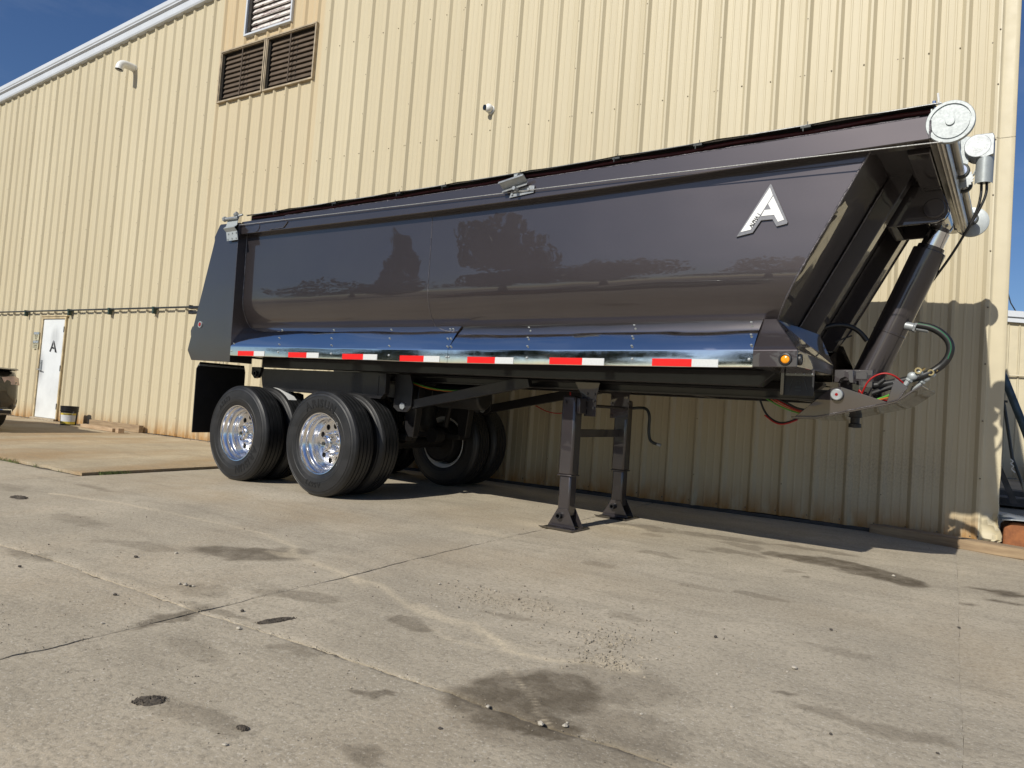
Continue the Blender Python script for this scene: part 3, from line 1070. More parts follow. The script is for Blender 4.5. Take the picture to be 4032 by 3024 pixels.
# tarp over the tub
mb = MB()
for i in range(27):
    x = -1.60 + i * (6.55 / 26)
    zt = lerp(ZT, x)
    for k in range(9):
        t = k / 8
        mb.v.append((x, .062 + t * 2.316, zt + .076 + .13 * math.sin(math.pi * t) - .010 * (1 if i % 3 else 0)))
for i in range(26):
    for k in range(8):
        a = i * 9 + k
        mb.f.append((a, a + 1, a + 10, a + 9))
mb.build('tarp_sheet', TARP, T)
for y in (.12, far(.12)):
    s = -1 if y < 1 else 1
    mb = MB()
    vs = []
    for i in range(27):
        x = -1.60 + i * (6.55 / 26)
        zt = lerp(ZT, x)
        vs += [(x, y - s * .02, zt - .01), (x, y - s * .02, zt + .085)]
    mb.add(vs, [(2 * i, 2 * i + 2, 2 * i + 3, 2 * i + 1) for i in range(26)])
    mb.build('tarp_skirt', TARP, T, smooth=0)
    yy = y + s * .045
    MB().tube([(x, y - s * .004, lerp(ZT, x) + .050 + .006 * math.sin(x * 7)) for x in np.linspace(-1.55, 4.93, 40)], .013, 7).build('tarp_hem', MAROONTARP, T, smooth=60)
    MB().tube([(x, yy - s * .020, lerp(ZT, x) + .078) for x in np.linspace(-1.62, 4.98, 30)], .0065, 6).build('tarp_cable', CABLE, T, smooth=60)
for x in (-1.08, -.15, .72, 1.27, 2.06, 2.93, 3.55, 4.25):
    z = lerp(ZT, x)
    MB().box((x - .03, .060, z + .052), (x + .03, .10, z + .066)).box((x - .016, .055, z + .03), (x - .010, .062, z + .06)).box((x + .008, .066, z + .065), (x + .012, .07, z + .092)).build('tarp_clip', IRONPIPE, T)
MB().tube([(-1.66, .028, 2.775), (1.0, .026, 2.715), (3.0, .024, 2.676), (5.0, .022, 2.622)], .0038, 6).build('return_cable', CABLE, T, smooth=60)

# tarp roller at the nose: discs, shaft, extrusion, bearings, sprocket, motor
DX, DZ = 5.03, 2.741
for y in (.05, far(.04)):
    s = -1 if y < 1 else 1
    MB().lathe([(.001, y + s * .014), (.022, y + s * .014), (.024, y + s * .005), (.094, y + s * .005), (.095, y - s * .002), (.101, y - s * .002), (.102, y + s * .006), (.118, y + s * .006), (.121, y + s * .001), (.121, y - s * .020), (.1, y - s * .026), (.001, y - s * .026)], 56, (DX, 0, DZ)).build('tarp_pulley', ZINC, T, smooth=28)
MB().cyl((DX, .07, DZ), (DX, 2.37, DZ), .021, None, 18).build('roller_shaft', ALU, T)
sec = [(4.925, 2.665), (4.955, 2.655), (4.965, 2.645), (4.975, 2.655), (4.985, 2.645), (4.995, 2.655), (5.005, 2.65), (5.012, 2.665), (5.012, 2.70), (5.004, 2.705), (5.004, 2.74), (5.012, 2.745), (5.0, 2.80), (4.925, 2.80)]
MB().prism([(x, z) for x, z in sec], 1, .075, 2.36).build('tarp_housing', ALU, T, smooth=0)
MB().box((5.007, .9, 2.69), (5.013, 1.5, 2.79)).build('housing_strip', GALV, T)
for y in (.98, 1.32, 2.28):
    MB().lathe([(.022, y - .018), (.048, y - .018), (.052, y - .008), (.052, y + .008), (.048, y + .018), (.022, y + .018)], 24, (DX, 0, DZ)).box((4.995, y - .022, 2.71), (5.03, y + .022, 2.79)).build('shaft_bearing', IRONPIPE, T, bevel=.002)
    MB().lathe([(.021, y - .024), (.036, y - .024), (.036, y - .0185), (.021, y - .0185)], 24, (DX, 0, DZ)).build('bearing_race', CHROME, T)
# sprocket with teeth and chain up to the motor
mb = MB()
pts = []
for i in range(36):
    r = .068 if i % 2 == 0 else .058
    a = 2 * math.pi * i / 36
    pts.append((DX + r * math.cos(a), DZ + r * math.sin(a)))
mb.prism(pts, 1, 1.155, 1.165)
mb.build('sprocket', GALV, T, smooth=0)
mb = MB()
for p0, p1 in (((DX - .035, DZ + .055), (5.085, 2.90)), ((DX + .062, DZ + .02), (5.14, 2.88))):
    a, b = Vector((p0[0], 1.16, p0[1])), Vector((p1[0], 1.16, p1[1]))
    k = 15
    for i in range(k):
        u, v = a + (b - a) * i / k, a + (b - a) * (i + .8) / k
        for dy in ((-.006, .006) if i % 2 else (-.009, .009)):
            mb.cyl(u + Vector((0, dy, 0)), v + Vector((0, dy, 0)), .0055, None, 6)
mb.build('drive_chain', ZINC, T, smooth=0)
mb = MB()
mb.prism([(5.01, 2.79), (5.06, 2.83), (5.065, 3.02), (5.01, 3.025)], 1, 1.12, 1.126)
mb.box((5.004, 1.05, 2.79), (5.01, 1.20, 3.0))
mb.build('motor_bracket', ZINC, T, bevel=.002)
MB().cyl((5.112, 1.08, 2.935), (5.112, 1.24, 2.935), .078, None, 36).prism([(5.112, 3.013), (5.196, 3.011), (5.205, 2.99), (5.205, 2.87), (5.15, 2.85), (5.112, 2.86)], 1, 1.081, 1.239).build('motor_gearbox', GALV, T, bevel=.004)
mb = MB()
for i in range(13):
    a = math.pi + math.pi * i / 12
    for z in (2.86, 2.685):
        mb.v.append((5.155 - .052 * math.cos(a) - (.0 if z > 2.8 else .003), 1.15 + .07 * math.sin(a), z))
for i in range(12):
    mb.f.append((2 * i, 2 * i + 1, 2 * i + 3, 2 * i + 2))
mb.cyl((5.155, 1.16, 2.87), (5.153, 1.16, 2.70), .040, None, 20)
mb.build('motor_body', ZINC, T, smooth=50)
mb = MB()
put_text(mb, 'DIRECT DRIVE', .016, Matrix.Translation((5.112, 1.0795, 2.905)) @ Matrix.Rotation(R(90), 4, 'X'), .0006)
mb.lathe([(.040, 1.079), (.043, 1.079), (.043, 1.0795), (.040, 1.0795)], 30, (5.112, 0, 2.935))
mb.build('motor_label', EMBLEM, T, smooth=0)
for dx in (-.01, .02):
    MB().tube([(5.15 + dx, 1.15, 2.70), (5.152 + dx, 1.15, 2.62), (5.13 + dx * .4, 1.15, 2.52), (5.075, 1.17, 2.40), (4.985, 1.2, 2.23), (4.89, 1.25, 2.09), (4.80, 1.34, 1.98), (4.66, 1.42, 1.83)], .0085, 8, 2).build('motor_cable', HOSE, T, smooth=60)
MB().cyl((4.937, .14, 2.80), (4.937, .14, 2.91), .010, None, 10).build('guide_pin', CHROME, T)
MB().tube([(4.972, .12, 2.80), (4.965, .12, 2.87), (4.957, .12, 2.945)], .006, 6).build('guide_rod', WHITESTEEL, T)
MB().box((4.93, .075, 2.805), (4.975, .13, 2.815)).box((4.93, .075, 2.815), (4.937, .13, 2.84)).box((4.968, .075, 2.815), (4.975, .13, 2.84)).build('guide_clip', ZINC, T)

# middle tarp latch on the rail, galvanised
mb = MB()
mb.prism([(2.00, 2.655), (2.235, 2.672), (2.24, 2.726), (2.20, 2.732), (2.02, 2.716)], 1, .044, .036)
mb.build('latch_plate', GALV, T, bevel=.002)
mm = Matrix.Translation((2.06, -.005, 2.765)) @ Matrix.Rotation(R(-8.5), 4, 'Y') @ Matrix.Rotation(R(-35), 4, 'X')
MB().box((-.12, -.04, -.003), (.12, .04, .003), mm).box((-.12, .034, -.04), (.12, .04, 0), mm).box((-.12, -.04, -.02), (.12, -.034, 0), mm).build('latch_hood', GALV, T, bevel=.002)
MB().cyl((2.085, .036, 2.708), (2.085, -.03, 2.708), .016, None, 6).cyl((2.19, .036, 2.70), (2.19, .022, 2.70), .013, None, 6).cyl((2.03, .036, 2.68), (2.03, .026, 2.68), .011, None, 6).build('latch_bolt', GALV, T, smooth=0)
MB().box((2.045, .02, 2.76), (2.075, .026, 2.84)).box((2.045, .02, 2.83), (2.085, .08, 2.838)).build('latch_tab', ZINC, T, bevel=.002)

# rear tarp bracket
mb = MB()
sec = [(2.845, .02), (2.77, -.004), (2.735, -.045), (2.70, -.012), (2.60, -.012)]
vs = []
for z, y in sec:
    sh = (2.845 - z) * .28
    vs += [(-1.865 + sh, y, z), (-1.665 + sh, y, z), (-1.665 + sh, y + .006, z), (-1.865 + sh, y + .006, z)]
fs = []
for i in range(4):
    a = i * 4
    fs += [(a + k, a + (k + 1) % 4, a + 4 + (k + 1) % 4, a + 4 + k) for k in range(4)]
mb.add(vs, fs + [(3, 2, 1, 0), (16, 17, 18, 19)])
mb.build('tail_bracket', ZINC, T, smooth=0)
mb = MB()
for x, z in ((-1.775, 2.615), (-1.70, 2.62), (-1.625, 2.62), (-1.77, 2.675), (-1.70, 2.68), (-1.63, 2.68)):
    mb.cyl((x, -.012, z), (x, -.020, z), .009, None, 6)
mb.build('bracket_bolts', GALV, T, smooth=0)
MB().cyl((-1.91, .0, 2.855), (-1.64, .0, 2.85), .017, None, 10).cyl((-1.90, .0, 2.855), (-1.87, .0, 2.855), .03, None, 6).cyl((-1.72, 0, 2.86), (-1.60, .03, 2.885), .012, None, 8).cyl((-1.70, 0, 2.88), (-1.66, 0, 2.90), .022, None, 8).build('turnbuckle', GALV, T, bevel=.002)

# tail posts, tailgate
def post(y0, y1):
    return MB().prism([(-2.01, 2.80), (-1.985, 2.812), (-1.64, 2.80), (-1.635, 1.265), (-2.385, 1.275), (-2.478, 1.39), (-2.085, 2.64), (-2.092, 2.68)], 1, y0, y1).build('tail_post', PAINT, T, bevel=.004, smooth=0)


post(.02, .30)
post(far(.02), far(.30))
MB().prism([(-2.02, 2.66), (-1.99, 2.66), (-2.39, 1.36), (-2.43, 1.36)], 1, .301, far(.301)).build('tailgate', PAINT, T, smooth=0)
for k in range(4):
    y = .45 + k * .5
    MB().prism([(-2.10, 2.60), (-2.03, 2.60), (-2.40, 1.42), (-2.48, 1.42)], 1, y, y + .08).build('tailgate_rib', PAINT, T)
MB().lathe([(.001, .006), (.020, .006), (.024, .018)], 20, (-2.249, 0, 1.683)).build('marker_lens', REDLENS, T)
MB().lathe([(.024, .019), (.026, .010), (.036, .010), (.038, .019)], 20, (-2.249, 0, 1.683)).build('marker_ring', ZINC, T)
for z in (1.835, 1.895):
    MB().box((-2.56, .05, z - .018), (-2.30, .10, z + .012)).box((-2.575, .05, z - .018), (-2.555, .10, z + .028)).build('gate_hook', BLACK, T, bevel=.004)
MB().prism([(-2.40, 1.68), (-2.48, 1.67), (-2.51, 1.62), (-2.50, 1.56), (-2.44, 1.53), (-2.40, 1.56), (-2.43, 1.60)], 1, .06, .075).build('tie_ring', PAINT2, T, bevel=.003)
mb = MB()
mb.box((-2.285, .03, .45), (-2.272, .66, 1.18)).prism([(.07, 1.26), (.03, 1.18), (.66, 1.18), (.64, 1.26)], 0, -2.285, -2.272)
mb.build('mud_flap', RUBBER, T)
MB().box((-2.271, .05, 1.215), (-2.262, .64, 1.235)).build('flap_bar', GALV, T)
MB().box((-2.287, far(.66), .45), (-2.272, far(.03), 1.25)).build('mud_flap', RUBBER, T)

# stainless side fenders
ZSB = [(-1.64, 1.337), (0, 1.325), (1.5, 1.313), (3.5, 1.325), (4.3, 1.338)]
ZST = [(-1.64, 1.436), (0, 1.424), (1.5, 1.420), (3.5, 1.436), (4.3, 1.446)]


def fender(y0, sgn, segs):
    for q, (x0, x1) in enumerate(segs):
        mb = MB()
        N = 70
        rows, yy_ = [(0., .004)], 0.
        for t in np.linspace(0, 1, 13)[1:]:           # steep at the hem, flatter towards the tub
            yy_ += .218 / 12 / math.tan(R((63, 60)[q] - (17, 18)[q] * t))
            rows.append((yy_, .004 + .218 * t))
        rows.reverse()
        K = len(rows) + 5
        for i in range(N):
            x = x0 + (x1 - x0) * i / (N - 1)
            zt, zb = lerp(ZST, x), lerp(ZSB, x)
            mb.v.append((x, y0 + sgn * .25, zt + .223))
            for j, (y, z) in enumerate(rows):
                t = j / (len(rows) - 1)
                w_ = math.sin(math.pi * t)
                bk = (float(fbm(np.array([x * 1.9 + q * 5]), np.array([z * 5.]), 40 + q)[0]) - .5) * (.026, .034)[q] + .003 * math.sin(x * 3.9 + t * 3)
                mb.v.append((x, y0 + sgn * (y + w_ * bk * .8 + .001), zt + z + w_ * bk * .7))
            for y, z in ((0, zt - .003), (0, zb + .004), (.004, zb), (.03, zb)):
                mb.v.append((x, y0 + sgn * y, z))
        for i in range(N - 1):
            for k in range(K - 1):
                a = i * K + k
                mb.f.append((a, a + 1, a + K + 1, a + K))
        mb.build('fender_panel', STAINLESS, T, smooth=20)


fender(.02, 1, ((-1.632, 1.472), (1.476, 4.012)))
fender(far(.02), -1, ((-1.632, 1.472), (1.476, 4.012)))
rv = [(-1.72, -.94, -.13, .66, 1.37, 1.405, 2.19, 3.11, 3.95), (-1.66, -.88, -.07, .72, 1.41, 1.445, 2.235, 3.135, 3.975), (-1.60, -.81, -.01, .767, 1.453, 1.49, 2.268, 3.157, 3.995)]
for row, (dy, dz) in zip(rv, ((.137, .195), (.064, .105), (.017, .033))):
    for x in row:
        if x < -1.63:
            continue
        z = lerp(ZST, x) + dz + .003
        MB().ball((x, .02 + dy - .004, z), .009, 8, (1, 1, .6)).build('rivet', ZINC, T, smooth=60)
for x in (-1.61, -.80, .012, .785, 1.462, 1.487, 2.279, 3.174, 3.99):
    MB().ball((x, .017, lerp(ZSB, x) + .05), .010, 8, (1, .6, 1)).build('rivet', ZINC, T, smooth=60)
for x0 in (-1.487, -.629, .175, .925, 1.691, 2.490, 3.327):
    z0 = lerp(ZSB, x0 + .2) + .003
    MB().box((x0, .0165, z0), (x0 + .284, .019, z0 + .051)).build('red_tape', RED, T)
    MB().box((x0 + .2845, .0165, z0), (x0 + .464, .019, z0 + .051)).build('white_tape', WHITE, T)

# painted front cap of the fender, with marker lamps
cap = [(4.006, .222, 1.668), (4.09, .222, 1.668), (4.284, .016, 1.446), (4.0135, .016, 1.442), (4.284, .016, 1.340), (4.0135, .016, 1.335),
       (4.335, .80, 1.412), (4.335, .80, 1.345), (4.235, .80, 1.63), (4.0135, .80, 1.335), (4.006, .80, 1.668)]
for s in (0, 1):
    vs = [(x, far(y) if s else y, z) for x, y, z in cap]
    MB().add(vs, [(0, 1, 2, 3), (3, 2, 4, 5), (1, 6, 2), (1, 8, 6), (2, 6, 7, 4), (5, 4, 7, 9), (0, 10, 8, 1)]).build('fender_cap', PAINT, T, smooth=0, bevel=.004)
MB().lathe([(.001, .006), (.018, .007), (.026, .013)], 24, (4.213, 0, 1.388)).build('amber_lamp', AMBER, T)
MB().lathe([(.026, .015), (.028, .004), (.037, .006), (.041, .015)], 24, (4.213, 0, 1.388)).build('lamp_ring', BLACK, T)
MB().lathe([(.001, 4.297), (.022, 4.296), (.024, 4.288)], 20, (0, .065, 1.39), 0).build('side_lamp', simple('smoked_lens', (.10, .11, .12), .15), T)
MB().lathe([(.024, 4.288), (.026, 4.300), (.035, 4.298), (.037, 4.287)], 20, (0, .065, 1.39), 0).build('lamp_ring', BLACK, T)

# emblem on the tub side
k_ = (4.5597 + .118) / (4.5597 + .17)
em = lambda P: [(5.4015 + (x - 5.4015) * k_, 1.0122 + (z - 1.0122) * k_) for x, z in P]
mb = MB()
mb.prism(em([(4.019, 2.552), (4.029, 2.545), (4.143, 2.288), (4.140, 2.277), (4.072, 2.265), (4.045, 2.314), (3.972, 2.314), (3.922, 2.237), (3.812, 2.217)]), 1, .131, .119)
mb.build('emblem_plate', EMBGREY, T, bevel=.002, smooth=0)
mb = MB()
mb.prism(em([(4.019, 2.527), (4.040, 2.474), (3.966, 2.350), (3.908, 2.258), (3.842, 2.248)]), 1, .1185, .1165)
mb.prism(em([(4.043, 2.467), (4.120, 2.305), (4.082, 2.294), (4.055, 2.343), (3.972, 2.343), (3.992, 2.381), (4.033, 2.381), (4.013, 2.420)]), 1, .1185, .1165)
mb.build('emblem_letter', EMBLEM, T, smooth=0)
mb = MB()
q_ = em([(3.938, 2.317)])[0]
put_text(mb, 'ALPHA 1', .032, Matrix.Translation((q_[0] + .004, .1158, q_[1] - .004)) @ Matrix.Rotation(R(90), 4, 'X') @ Matrix.Rotation(R(57), 4, 'Z'), .0006, .0011, .82)
mb.build('emblem_text', DARKTXT, T, smooth=0)

# bulkhead ribs, pivot plates, front shelf
for y in (.80, 1.53):
    v = [(xfront(z) + d, yy, z) for z in (2.72, 1.58) for d in (-.01, .135) for yy in (y, y + .11)]
    MB().add(v, [(0, 1, 3, 2), (4, 6, 7, 5), (0, 2, 6, 4), (1, 5, 7, 3), (2, 3, 7, 6), (0, 4, 5, 1)]).build('bulkhead_rib', PAINT2, T, bevel=.004)
bead([(xfront(z), .796, z) for z in (2.62, 2.2, 1.66)], .007, 8)
MB().box((4.42, .236, 2.70), (4.922, far(.236), 2.73)).build('front_shelf', PAINT2, T)
MB().box((4.80, .236, 2.64), (4.92, far(.236), 2.699)).build('front_header', PAINT2, T, bevel=.004)
for y in (.98, 1.40):
    mb = MB().prism([(4.545, 2.62), (4.60, 2.405), (4.90, 2.412), (4.95, 2.435), (4.968, 2.47), (4.966, 2.53), (4.935, 2.60), (4.92, 2.639), (4.66, 2.70), (4.56, 2.70)], 1, y, y + .03)
    mb.build('pivot_plate', PAINT2, T, bevel=.003)
MB().prism([(4.60, 2.406), (4.66, 2.406), (4.66, 2.47), (4.585, 2.47)], 1, 1.015, 1.395).build('pivot_brace', PAINT2, T)
MB().cyl((4.886, .955, 2.503), (4.886, 1.455, 2.503), .066, None, 28).build('pivot_pin', PAINT2, T, bevel=.004)
for x0, x1, y0 in ((4.75, 4.92, .93), (4.75, 4.92, 1.44)):
    MB().prism([(4.77, 2.70), (4.92, 2.70), (4.92, 2.63), (4.83, 2.63)], 1, y0, y0 + .04).build('header_gusset', PAINT2, T)

# hoist cylinder
c0, c1 = Vector((4.455, YC, 1.27)), Vector((4.846, YC, 2.268))
cdv = (c1 - c0).normalized()
MB().cyl(c0, c1, .108, None, 40).build('hoist_cylinder', PAINT2, T, bevel=.004)
MB().cyl(c0 + cdv * .44, c0 + cdv * .455, .1105, None, 40).build('cylinder_band', PAINT2, T, bevel=.003)
MB().cyl(c1, c1 + cdv * .03, .088, None, 36).build('cylinder_stage', PAINT2, T)
MB().cyl(c1 + cdv * .031, c1 + cdv * .14, .073, None, 36).build('cylinder_rod', CHROME, T)
MB().cyl(c1 + cdv * .141, c1 + cdv * .17, .064, None, 30).cyl(c1 + cdv * .17, (4.886, YC, 2.503), .05, None, 24).cyl((4.886, 1.06, 2.503), (4.886, 1.38, 2.503), .085, None, 30).build('cylinder_eye', PAINT2, T, bevel=.003)
for y in (.98, 1.41):
    MB().box((4.34, y, 1.20), (4.56, y + .05, 1.40)).build('cylinder_cradle', PAINT2, T, bevel=.004)
pp = c0 + cdv * .52
MB().cyl(pp + Vector((.08, -.05, -.02)), pp + Vector((.135, -.06, -.035)), .030, None, 12).cyl(pp + Vector((.135, -.06, -.035)), pp + Vector((.15, -.062, -.04)), .036, None, 6).cyl(pp + Vector((.15, -.06, -.04)), pp + Vector((.225, -.06, -.055)), .020, None, 12).build('hose_fitting', GALV, T, bevel=.002)
hs = [(4.80, 1.15, 1.735), (4.90, 1.15, 1.715), (4.985, 1.15, 1.645), (5.012, 1.15, 1.57), (4.99, 1.15, 1.49), (4.93, 1.15, 1.425), (4.85, 1.12, 1.375), (4.76, 1.1, 1.345), (4.6, 1.05, 1.30), (4.45, 1.02, 1.28)]
MB().tube(hs, .026, 12, 3).build('hydraulic_hose', HOSE, T, smooth=60)
MB().tube([(x + .004, y - .0245, z + .007) for x, y, z in hs[:5]], .0028, 5, 3).build('hose_stripe', HOSEGREEN, T, smooth=60)
MB().tube([(4.16, .98, 1.66), (4.25, 1.0, 1.72), (4.36, 1.05, 1.73), (4.44, 1.1, 1.69), (4.49, 1.12, 1.62)], .018, 10, 2).build('hydraulic_hose', HOSE, T, smooth=60)
MB().tube([(4.30, 1.0, 1.60), (4.40, 1.05, 1.65)], .006, 6).build('hose_tie', BLACK, T)

# chassis
MB().prism([(-1.62, 1.24), (3.94, 1.232), (4.045, 1.325), (4.045, 1.345), (-1.62, 1.345)], 1, .42, .55).build('tub_sill', SUSP, T, bevel=.006)
MB().prism([(-1.62, 1.24), (3.94, 1.232), (4.045, 1.325), (4.045, 1.345), (-1.62, 1.345)], 1, far(.55), far(.42)).build('tub_sill', SUSP, T, bevel=.006)
for y in (.78, 1.56):
    MB().box((-1.75, y, 1.225), (4.34, y + .10, 1.239)).box((-1.75, y + .04, 1.175), (4.34, y + .06, 1.225)).box((-1.75, y, 1.160), (4.34, y + .10, 1.175)).build('chassis_beam', SUSP, T, bevel=.002)
for x in (-1.3, -.3, .9, 2.05, 3.2, 4.05):
    MB().box((x, .881, 1.165), (x + .08, 1.559, 1.235)).build('cross_member', SUSP, T)
MB().box((-1.60, .30, 1.346), (4.0, far(.30), 1.352)).build('tub_floor_plate', SUSP, T)
for y0, y1 in ((.44, .50), (far(.50), far(.44))):
    MB().prism([(-1.66, 1.20), (-1.60, .99), (.28, .97), (.345, 1.03), (.345, 1.225), (-1.66, 1.225)], 1, y0, y1).build('suspension_frame', SUSP, T, bevel=.003)
    MB().prism([(-.52, 1.20), (-.52, 1.0), (.25, 1.0), (.25, 1.2)], 1, y0 - .004 if y0 < 1 else y1, y0 if y0 < 1 else y1 + .004).build('access_plate', SUSP, T, bevel=.002)
for y in (.55, far(.61)):
    MB().prism([(.36, 1.225), (.36, .90), (.42, .86), (.54, .86), (.60, .92), (.60, 1.12), (.56, 1.225)], 1, y, y + .02).build('hanger', SUSP, T, bevel=.002)
    MB().prism([(.46, .89), (.52, .88), (1.95, 1.16), (1.93, 1.228), (1.78, 1.228), (.50, .965)], 1, y + .021, y + .075).build('radius_arm', SUSP, T, bevel=.003)
    MB().cyl((.49, y - .015, .915), (.49, y + .09, .915), .035, None, 6).build('arm_bolt', GALV, T)
MB().prism([(-1.80, 1.24), (-1.80, 1.16), (-1.74, 1.11), (-1.68, 1.12), (-1.63, 1.2), (-1.63, 1.24)], 1, .42, .46).build('rear_hinge', SUSP, T)
MB().lathe([(.02, .40), (.032, .40), (.032, .48), (.02, .48)], 16, (-1.715, 0, 1.165)).build('hinge_pin', SUSP, T)
AX = (-.07, -1.41)
AZ = .508
for x in AX:
    MB().cyl((x, .30, AZ), (x, far(.30), AZ), .064, None, 20).build('axle', DRUM, T)
    for y in (.80, far(.80)):
        MB().lathe([(.06, .62), (.11, .64), (.125, .72), (.105, .80), (.125, .88), (.11, .96), (.06, .975)], 20, (x - .10, y, 0), 2).build('air_spring', RUBBER, T, smooth=60)
        MB().box((x - .19, y - .06, .565), (x + .45, y + .06, .625)).build('trailing_arm', DRUM, T, bevel=.006)
        s = 1 if y < 1 else -1
        MB().cyl((x + .22, y + s * .12, .60), (x + .22, y + s * .26, .60), .085, None, 18).cyl((x + .22, y + s * .12, .60), (x + .10, y - s * .06, .60), .015, None, 8).build('brake_chamber', DRUM, T, bevel=.004)
        MB().cyl((x + .28, y + s * .10, .70), (x + .36, y + s * .10, 1.10), .03, None, 12).build('shock_absorber', DRUM, T)
for y in (.80, far(.80)):
    for x in (.40, -.96):
        MB().prism([(x - .05, .60), (x + .05, .60), (x + .11, 1.16), (x - .11, 1.16)], 1, y - .045, y + .045).build('frame_hanger', SUSP, T, bevel=.01)
MB().cyl((.55, 1.0, 1.04), (1.15, 1.0, 1.04), .12, None, 22).build('air_tank', BLACK, T, bevel=.02)
for off, mt in ((0, WIRE_G), (.012, WIRE_O)):
    MB().tube([(.35, .66, 1.20 - off), (.62, .66, 1.12 - off), (.95, .66, 1.085 - off * .5), (1.35, .66, 1.12 - off * .4), (1.62, .66, 1.165 - off)], .006, 6, 2).build('brake_line', mt, T, smooth=60)
MB().tube([(1.75, 1.6, 1.16), (1.72, 1.7, 1.0), (1.58, 1.75, .93), (1.40, 1.75, .94), (1.25, 1.75, 1.0)], .006, 6, 2).build('brake_line', WIRE_R, T, smooth=60)

# nose plate, king pin, couplings, wires
for y in (.75, far(.762)):
    MB().prism([(4.10, 1.032), (4.33, 1.248), (4.40, 1.264), (4.69, 1.172), (4.66, 1.158), (4.25, 1.045)], 1, y, y + .012).build('nose_side', PAINT2, T, bevel=.002)
    MB().prism([(4.685, 1.172), (4.728, 1.335), (4.808, 1.275), (4.735, 1.180)], 1, y, y + .012).build('nose_gusset', PAINT2, T, bevel=.002)
mb = MB()
pl = [(4.09, 1.026), (4.25, 1.033), (4.68, 1.150), (4.745, 1.172), (4.885, 1.285)]
up = [(x - .004, z + .014) for x, z in reversed(pl)]
mb.prism(pl + up, 1, .735, far(.735))
mb.build('coupler_plate', PAINT2, T, bevel=.003)
bead([(4.12, .735, 1.044), (4.26, .735, 1.05), (4.68, .735, 1.166), (4.75, .735, 1.19), (4.80, .735, 1.27)], .005, 9)
MB().cyl((4.381, .748, 1.209), (4.381, .715, 1.209), .040, None, 24).build('nose_boss', GALV, T, bevel=.006)
MB().cyl((4.381, .715, 1.209), (4.381, .712, 1.209), .010, None, 10).build('boss_mark', REDLENS, T)
MB().lathe([(.001, 1.10), (.046, 1.10), (.046, 1.065), (.032, 1.06), (.032, 1.02), (.044, 1.015), (.044, .99), (.001, .985)], 24, (4.42, YC, 0), 2).build('king_pin', BLACK, T)
mb = MB()
hole = [(4.345, 1.385), (4.465, 1.385), (4.472, 1.295), (4.445, 1.295), (4.43, 1.325), (4.41, 1.335), (4.39, 1.325), (4.375, 1.295), (4.345, 1.295)]
mb.prism(hole, 1, .80, .90)
mb.build('pivot_block', PAINT2, T, bevel=.004)
MB().box((4.474, .84, 1.325), (4.545, .86, 1.372)).build('block_tab', PAINT2, T, bevel=.002)
MB().box((4.12, .33, 1.178), (4.318, .336, 1.345)).build('nose_flap', BLACK, T)
MB().box((4.115, .31, 1.178), (4.135, .345, 1.352)).build('flap_post', PAINT2, T)
MB().box((4.14, .325, 1.305), (4.318, .329, 1.345)).build('flap_strip', PAINT2, T)
mb = MB()
for x in (4.155, 4.205, 4.255, 4.305):
    mb.ball((x, .324, 1.318), .006, 6)
mb.build('flap_bolts', ZINC, T)
mb = MB()
mb.prism([(4.16, 1.205), (4.166, 1.205), (4.19, 1.285), (4.184, 1.285)], 1, .329, .3265).prism([(4.278, 1.205), (4.284, 1.205), (4.258, 1.285), (4.252, 1.285)], 1, .329, .3265)
mb.lathe([(.010, .329), (.010, .3265), (.014, .3265), (.014, .329)], 14, (4.222, 0, 1.262))
for z in (1.225, 1.205):
    mb.box((4.203, .3265, z), (4.241, .329, z + .012))
mb.build('flap_emblem', IRONPIPE, T, smooth=0)
for gx_, gy_ in ((4.80, .98), (4.86, 1.14)):
    G = MB()
    a = Vector((gx_ - .05, gy_, 1.285))
    d = Vector((.55, 0, .83))
    G.cyl(a - d * .02, a + d * .06, .017, None, 10).cyl(a + d * .055, a + d * .07, .026, None, 6)
    G.ball(tuple(a + d * .095), .030, 12, (1.1, .7, 1)).ball(tuple(a + d * .11 + Vector((.035, 0, .012))), .022, 10)
    G.build('gladhand', ZINC, T, bevel=.002)
    G = MB().lathe([(.012, -.012), (.022, -.012), (.022, .0), (.012, .0)], 12, tuple(a + d * .125 + Vector((.02, -.02, .012))), 1)
    G.cyl(a + d * .12 + Vector((.03, -.01, .01)), a + d * .14 + Vector((.05, -.01, .02)), .008, None, 6)
    G.build('gladhand_seal', BRASS, T)
MB().tube([(4.50, .9, 1.18), (4.52, .85, 1.24), (4.56, .84, 1.33), (4.64, .84, 1.375), (4.71, .85, 1.36), (4.76, .9, 1.31)], .006, 7, 2).build('red_line', WIRE_R, T, smooth=60)
MB().tube([(4.50, .9, 1.18), (4.49, .86, 1.27), (4.53, .86, 1.20), (4.60, .86, 1.185), (4.70, .86, 1.19)], .005, 6, 2).build('red_line', WIRE_R, T, smooth=60)
MB().tube([(4.60, .84, 1.185), (4.66, .84, 1.21), (4.72, .84, 1.24)], .007, 6, 1).build('green_line', WIRE_G, T, smooth=60)
MB().tube([(4.60, .82, 1.178), (4.66, .82, 1.198), (4.72, .82, 1.215)], .006, 6, 1).build('orange_line', WIRE_O, T, smooth=60)
MB().cyl((4.55, 1.0, 1.235), (4.70, 1.0, 1.30), .02, None, 10).cyl((4.60, .95, 1.30), (4.64, .95, 1.335), .015, None, 8).build('hose_elbow', HOSE, T)
MB().tube([(3.78, 1.0, 1.17), (3.83, 1.0, 1.05), (3.91, 1.0, .992), (3.98, 1.0, .988), (4.07, 1.0, 1.03), (4.14, 1.0, 1.06)], .008, 7, 2).build('slack_hose', HOSE, T, smooth=60)
